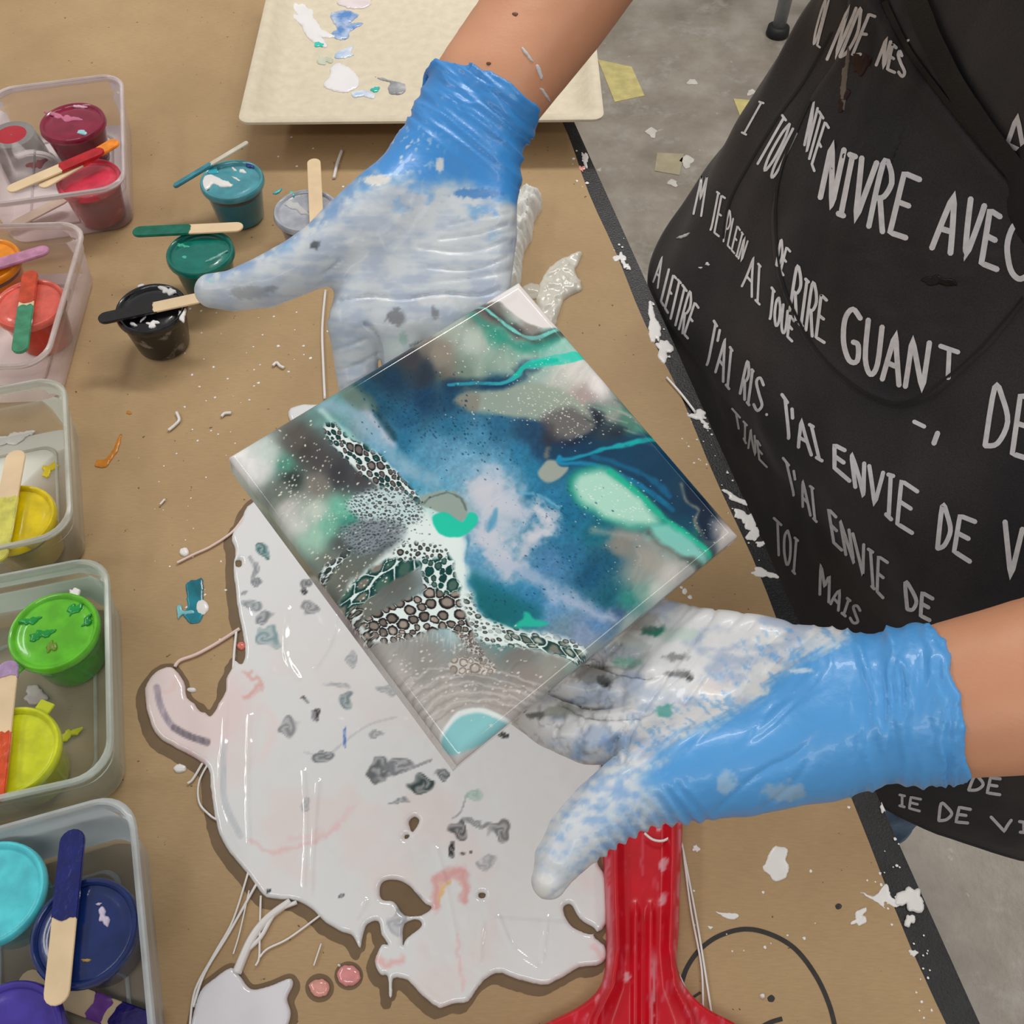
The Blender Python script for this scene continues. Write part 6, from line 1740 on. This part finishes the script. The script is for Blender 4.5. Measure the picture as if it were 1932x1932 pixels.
# keep the skirt clear of the table edge
edge_n = -np.array(EL)[:2]                     # pointing right, off the table
gap = (AV[..., :2] - np.array(EA)[:2]) @ edge_n
need = np.where(H_ < .02, np.clip(.006 - gap, 0, None), 0)
AV[..., :2] += need[..., None] * edge_n
ids = np.arange(NR * NC).reshape(NR, NC)
af = np.stack([ids[:-1, :-1], ids[:-1, 1:], ids[1:, 1:], ids[1:, :-1]], -1).reshape(-1, 4)
av = AV.reshape(-1, 3)
def apron_cloth(name, warm):
    m, nt, b = new_mat(name)
    N = nt.nodes; Lk = nt.links
    tc = N.new('ShaderNodeTexCoord')
    n1 = N.new('ShaderNodeTexNoise'); n1.inputs['Scale'].default_value = 9; n1.inputs['Detail'].default_value = 7
    Lk.new(tc.outputs['Object'], n1.inputs['Vector'])
    r = N.new('ShaderNodeValToRGB')
    r.color_ramp.elements[0].position = .35; r.color_ramp.elements[0].color = L4((40, 39, 42))
    r.color_ramp.elements[1].position = .7; r.color_ramp.elements[1].color = L4(warm)
    Lk.new(n1.outputs['Fac'], r.inputs['Fac'])
    n3 = N.new('ShaderNodeTexNoise'); n3.inputs['Scale'].default_value = 900; n3.inputs['Detail'].default_value = 2
    Lk.new(tc.outputs['Object'], n3.inputs['Vector'])
    mr = N.new('ShaderNodeMapRange'); mr.inputs[1].default_value = .3; mr.inputs[2].default_value = .7; mr.inputs[3].default_value = .8; mr.inputs[4].default_value = 1.25
    Lk.new(n3.outputs['Fac'], mr.inputs[0])
    hv = N.new('ShaderNodeHueSaturation'); Lk.new(r.outputs[0], hv.inputs['Color']); Lk.new(mr.outputs[0], hv.inputs['Value'])
    Lk.new(hv.outputs[0], b.inputs['Base Color'])
    b.inputs['Roughness'].default_value = .68; b.inputs['Specular IOR Level'].default_value = .35
    b.inputs['Sheen Weight'].default_value = .08
    bp = N.new('ShaderNodeBump'); bp.inputs['Strength'].default_value = .25; bp.inputs['Distance'].default_value = .001
    Lk.new(n3.outputs['Fac'], bp.inputs['Height']); Lk.new(bp.outputs[0], b.inputs['Normal'])
    return m
cloth = apron_cloth('black_apron_cloth', (62, 57, 56))
# cloth with thickness: front and back sheets joined at the borders
def thick_sheet(name, A, Nn, t, mat, parent):
    nr, nc = A.shape[:2]
    front = A.reshape(-1, 3); backv = (A - Nn * t).reshape(-1, 3)
    idx = np.arange(nr * nc).reshape(nr, nc); o = nr * nc
    q = np.stack([idx[:-1, :-1], idx[:-1, 1:], idx[1:, 1:], idx[1:, :-1]], -1).reshape(-1, 4)
    border = np.concatenate([idx[0, :], idx[1:, -1], idx[-1, -2::-1], idx[-2:0:-1, 0]])
    nb = np.roll(border, -1)
    side = np.stack([nb, border, border + o, nb + o], -1)
    return mesh_obj(name, np.vstack([front, backv]), np.vstack([q, q[:, ::-1] + o, side]), mat, parent, True)
apron = thick_sheet('apron', AV, AN, .0014, cloth, person)
apron['label'] = 'black apron printed with pale French lettering'
ap_bvh = bvh_of(av, af)
ap_cast = caster(ap_bvh)
# hem roll along the bottom
tube('hem', [Vector(p) for p in AV[0, 4:-2:2]], .0022, cloth, apron, 8)
# ---- big rounded pocket
POC = smooth_poly([(1612,-70),(1663,0),(1700,80),(1742,145),(1850,280),(1950,395),(1990,470),(1985,520),(1932,571),(1874,646),(1812,704),(1770,742),(1730,762),(1690,768),(1645,754),(1597,724),(1535,662),(1494,588),(1469,517),(1460,450),(1460,393),(1477,310),(1510,232),(1535,178),(1585,100),(1600,20)], 5)
def poc_h(x, y, d):
    e = np.clip(d / 12, 0, 1)
    rim = np.exp(-((d - 9) / 6) ** 2)
    return .0016 + .0022 * np.sqrt(1 - (1 - e) ** 2) + .0008 * rim + .010 * sstep(20, 160, d) + .005 * sstep(20, 90, d) * (fbm(x / 90, y / 60, 3, 3) - .5)
pk = blob('pocket', lambda x, y: sdf(x, y, POC), (1440, -80, 2000, 790), 5.0, ap_cast, poc_h, cloth, apron)
tp_edge = smooth_poly([(1612,-70),(1663,0),(1700,80),(1742,145),(1850,280),(1950,395)], 8, False)
# bvh of apron + pocket for the print
pv = np.array([v.co[:] for v in pk.data.vertices]); pf = [tuple(p.vertices) for p in pk.data.polygons]
allv = np.vstack([av, pv]); allf = [tuple(int(k) for k in q) for q in af] + [tuple(k + len(av) for k in q) for q in pf]
print_bvh = BVHTree.FromPolygons([tuple(q) for q in allv.tolist()], allf)
pr_cast = caster(print_bvh, .0005)
prj = lambda x, y: pr_cast(x, y)[0]
# stitched binding along the top and rim of the pocket
bind = pm('black_binding_tape', (28, 27, 28), rough=.6, bump=.3, bscale=900)
def on_print(path, wpx, name, mat, parent, off=.0012):
    cst = caster(print_bvh, off)
    return ribbon(name, path, wpx, lambda x, y: cst(x, y)[0], mat, parent)
on_print([(1668,0),(1704,76),(1748,142),(1852,272),(1960,396)], 17, 'pocket_binding', bind, pk)
seam = pm('dark_seam_thread', (18, 17, 18), rough=.6)
on_print([(1530,190),(1506,244),(1476,318),(1464,400),(1474,516),(1500,588),(1540,658),(1600,718),(1668,756),(1728,752),(1808,694),(1868,636),(1930,560)], 4, 'pocket_seam', seam, pk)
on_print([(1570,60),(1520,150),(1470,220),(1420,300),(1378,380),(1366,450)], 4, 'side_seam', seam, apron)
# ---- apron strap crossing above the pocket
on_print([(1722,-40),(1752,40),(1786,112),(1822,176),(1880,262),(1940,340)], 44, 'waist_strap', bind, apron, .0035)

# ---- the lettering
GL = {
 'A': [[(.02,0),(.5,1),(.98,0)],[(.2,.36),(.8,.36)]], 'C': [[(.95,.86),(.7,1),(.3,.88),(.08,.5),(.25,.12),(.6,0),(.95,.1)]], 'D': [[(.08,.02),(.14,.98),(.55,.85),(.92,.5),(.6,.12),(.08,.02)]],
 'E': [[(.92,.97),(.14,.97),(.06,.03),(.9,.03)],[(.1,.52),(.7,.52)]], 'G': [[(.92,.92),(.5,1),(.12,.72),(.1,.28),(.45,.02),(.9,.1),(.9,.4),(.6,.4)]], 'I': [[(.5,.02),(.5,.98)],[(.15,.98),(.85,.98)],[(.15,.02),(.85,.02)]],
 'J': [[(.1,.98),(.9,.98)],[(.55,.98),(.55,.2),(.4,.02)]], 'L': [[(.14,1),(.1,.03),(.9,.03)]], 'M': [[(.02,0),(.18,1),(.5,.4),(.82,1),(.98,0)]], 'N': [[(.06,0),(.12,1),(.86,0),(.94,1)]],
 'O': [[(.5,1),(.14,.75),(.1,.28),(.5,0),(.88,.28),(.86,.75),(.5,1)]], 'P': [[(.1,0),(.12,1),(.6,.97),(.9,.75),(.6,.5),(.12,.46)]], 'R': [[(.1,0),(.12,1),(.6,.97),(.88,.75),(.6,.52),(.12,.46)],[(.4,.48),(.92,0)]],
 'S': [[(.9,.88),(.5,1),(.14,.8),(.5,.52),(.88,.25),(.5,0),(.1,.12)]], 'T': [[(.04,.98),(.96,.98)],[(.5,.98),(.5,0)]], 'U': [[(.1,1),(.12,.25),(.5,0),(.86,.25),(.9,1)]], 'V': [[(.04,1),(.48,0),(.96,1)]],
 "'": [[(.5,1),(.4,.72)]], '.': [[(.45,.03),(.55,.06)]], '-': [[(.1,.5),(.9,.5)]], ',': [[(.6,.15),(.3,-.2)]]}
GW = {'I': .6, "'": .3, '.': .3, ',': .3, 'M': 1.2, 'J': .7}
ink_w = pm('pale_screen_print', (232, 230, 233), rough=.55, var=.08, scale=160)
def lerp_curve(c, t):
    c = np.asarray(c, float); n = len(c) - 1
    x = np.clip(t, 0, 1) * n; i = np.minimum(x.astype(int), n - 1); f = (x - i)[:, None]
    return c[i] * (1 - f) + c[i + 1] * f
def word(text, bot, top, w):
    tot = sum(GW.get(ch, 1.0) for ch in text) + .22 * (len(text) - 1)
    x = 0; V_ = []; F_ = []
    for ch in text:
        gw = GW.get(ch, 1.0)
        for st in GL[ch]:
            q = smooth_poly(st, 4, False) if (ch in 'CDGJOPRSU' and len(st) > 2) else None
            if q is None:
                s = []
                for a, b in zip(st[:-1], st[1:]):
                    for t in np.arange(6) / 6: s.append((a[0] + (b[0] - a[0]) * t, a[1] + (b[1] - a[1]) * t))
                s.append(st[-1]); q = np.array(s)
            t = (x + q[:, 0] * gw) / tot
            pb = lerp_curve(bot, t); pt = lerp_curve(top, t)
            pp = pb + (pt - pb) * q[:, 1:2]
            d = np.gradient(pp, axis=0); d /= np.maximum(np.hypot(d[:, 0], d[:, 1])[:, None], 1e-6)
            nn = np.stack([-d[:, 1], d[:, 0]], 1)
            # rounded ends
            pp = np.vstack([pp[0] - d[0] * w * .35, pp, pp[-1] + d[-1] * w * .35]); nn = np.vstack([nn[0], nn, nn[-1]])
            ww = np.full(len(pp), w / 2); ww[0] *= .45; ww[-1] *= .45
            a = pp + nn * ww[:, None]; b = pp - nn * ww[:, None]
            va = prj(a[:, 0], a[:, 1]); vb = prj(b[:, 0], b[:, 1])
            m = len(pp); o = sum(len(z) for z in V_)
            V_.append(va); V_.append(vb)
            F_ += [(o + i, o + m + i, o + m + i + 1, o + i + 1) for i in range(m - 1)]
        x += gw + .22
    ob = mesh_obj('lettering', np.vstack(V_), F_, ink_w, apron, True)
    return ob
for a in [
    ("OL", [(1533,81),(1548,92)], [(1556,-5),(1570,0)], 4), ("NDE", [(1560,112),(1626,103)], [(1602,8),(1654,28)], 6), ("NES", [(1653,122),(1712,147)], [(1673,68),(1702,100)], 6),
    ("A", [(1888,300),(1942,328)], [(1896,206),(1944,226)], 9), ("I", [(1398,250),(1410,256)], [(1432,190),(1444,194)], 4), ("TOU", [(1425,304),(1462,340)], [(1477,215),(1504,252)], 5), ("NTE", [(1518,273),(1537,327)], [(1535,190),(1566,240)], 5),
    ("NIVRE", [(1547,372),(1583,406),(1620,420),(1663,437),(1713,453)], [(1568,265),(1605,290),(1647,304),(1688,315),(1740,337)], 10.5),
    ("AVEC", [(1758,468),(1800,480),(1845,497),(1887,513),(1940,532)], [(1780,358),(1829,373),(1862,389),(1891,408),(1945,424)], 11),
    ("M", [(1309,404),(1324,408)], [(1322,333),(1338,333)], 4), ("JE", [(1338,433),(1358,449)], [(1353,360),(1370,372)], 4), ("PLEIN", [(1365,455),(1400,495)], [(1375,398),(1412,455)], 3.5), ("AI", [(1400,540),(1436,578)], [(1417,478),(1437,503)], 4.5), ("JOUE", [(1450,600),(1496,646)], [(1456,540),(1500,606)], 5),
    ("DE", [(1465,500),(1479,522)], [(1473,451),(1493,474)], 4.5), ("RIRE", [(1489,584),(1510,613),(1531,633),(1558,650)], [(1502,503),(1522,526),(1543,546),(1562,565)], 6),
    ("GUAN", [(1588,672),(1638,704),(1684,724),(1746,738)], [(1592,571),(1647,608),(1696,629),(1756,646)], 10), ("T", [(1772,726),(1806,700)], [(1772,650),(1810,664)], 9), ("DE", [(1855,842),(1950,872)], [(1872,726),(1960,752)], 10),
    ("-", [(1722,806),(1746,816)], [(1722,782),(1748,796)], 8), (",", [(1756,824),(1778,826)], [(1758,760),(1782,770)], 10),
    ("A", [(1233,532),(1242,544)], [(1246,480),(1254,488)], 3.5), ("LETTRE", [(1247,569),(1270,608),(1299,641)], [(1262,507),(1287,534),(1320,580)], 4.5),
    ("J'AI", [(1330,687),(1353,704),(1378,737)], [(1347,602),(1365,633),(1384,662)], 5), ("RIS.", [(1396,741),(1415,766),(1450,786)], [(1409,683),(1423,700),(1452,730)], 5.5), ("J'AI", [(1484,825),(1510,846),(1555,872)], [(1474,740),(1506,787),(1537,805)], 6.5),
    ("ENVIE", [(1573,882),(1611,915),(1632,939),(1660,959),(1688,987),(1725,1010)], [(1571,836),(1599,850),(1632,874),(1664,890),(1692,898),(1735,927)], 8), ("DE", [(1767,1036),(1794,1038),(1834,1064)], [(1775,951),(1802,967),(1844,983)], 9), ("VI", [(1890,1084),(1955,1105)], [(1895,983),(1960,1010)], 10),
    ("TINE", [(1389,797),(1413,846),(1450,884)], [(1381,769),(1417,809),(1436,840)], 4), ("J'AI", [(1494,931),(1518,959),(1543,987)], [(1476,860),(1510,902),(1537,921)], 5), ("ENVIE", [(1573,1024),(1607,1056),(1644,1105),(1668,1131)], [(1561,955),(1595,991),(1636,1032),(1678,1060)], 6), ("DE", [(1711,1149),(1757,1172)], [(1705,1095),(1763,1129)], 7.5),
    ("TOI", [(1464,1040),(1502,1085)], [(1460,975),(1508,1020)], 5), ("MAIS", [(1547,1121),(1579,1149),(1620,1182)], [(1545,1058),(1591,1121),(1626,1149)], 5.5),
    ("IE", [(1695,1519),(1738,1531)], [(1695,1498),(1740,1507)], 5), ("DE", [(1769,1548),(1829,1553)], [(1772,1514),(1834,1526)], 6), ("VIE", [(1878,1567),(1932,1570),(1984,1572)], [(1868,1540),(1932,1550),(1984,1555)], 6), ("DE", [(1825,1490),(1890,1500)], [(1836,1462),(1890,1468)], 6)]:
    word(*a)
# dried stains on the cloth
stain_dark = pm('dark_red_stain', (44, 14, 16), rough=.5)
for poly, m in ((rblob(1625,120,14,24,.2,3,.5), stain_dark), (rblob(1592,190,7,20,.3,5,.6), stain_dark), (rblob(1594,150,7,44,.12,6,.6), pm('grey_smear_cloth', (120, 110, 100), rough=.5)), (rblob(1771,530,28,10,.15,7,.5), pm('black_tar_stain', (8, 8, 10), rough=.3)), (rblob(1335,498,4,3,0,2,.5), dried_white), (rblob(1322,505,3,2,0,3,.5), dried_white), (rblob(1713,76,3,3,0,3,.3), dried_white), (rblob(1290,445,10,3,-.4,3,.5), dull_white)):
    dab('stain', poly, 0, m, apron, .0006, project=caster(print_bvh, .0003), edge=3, step=2.0)
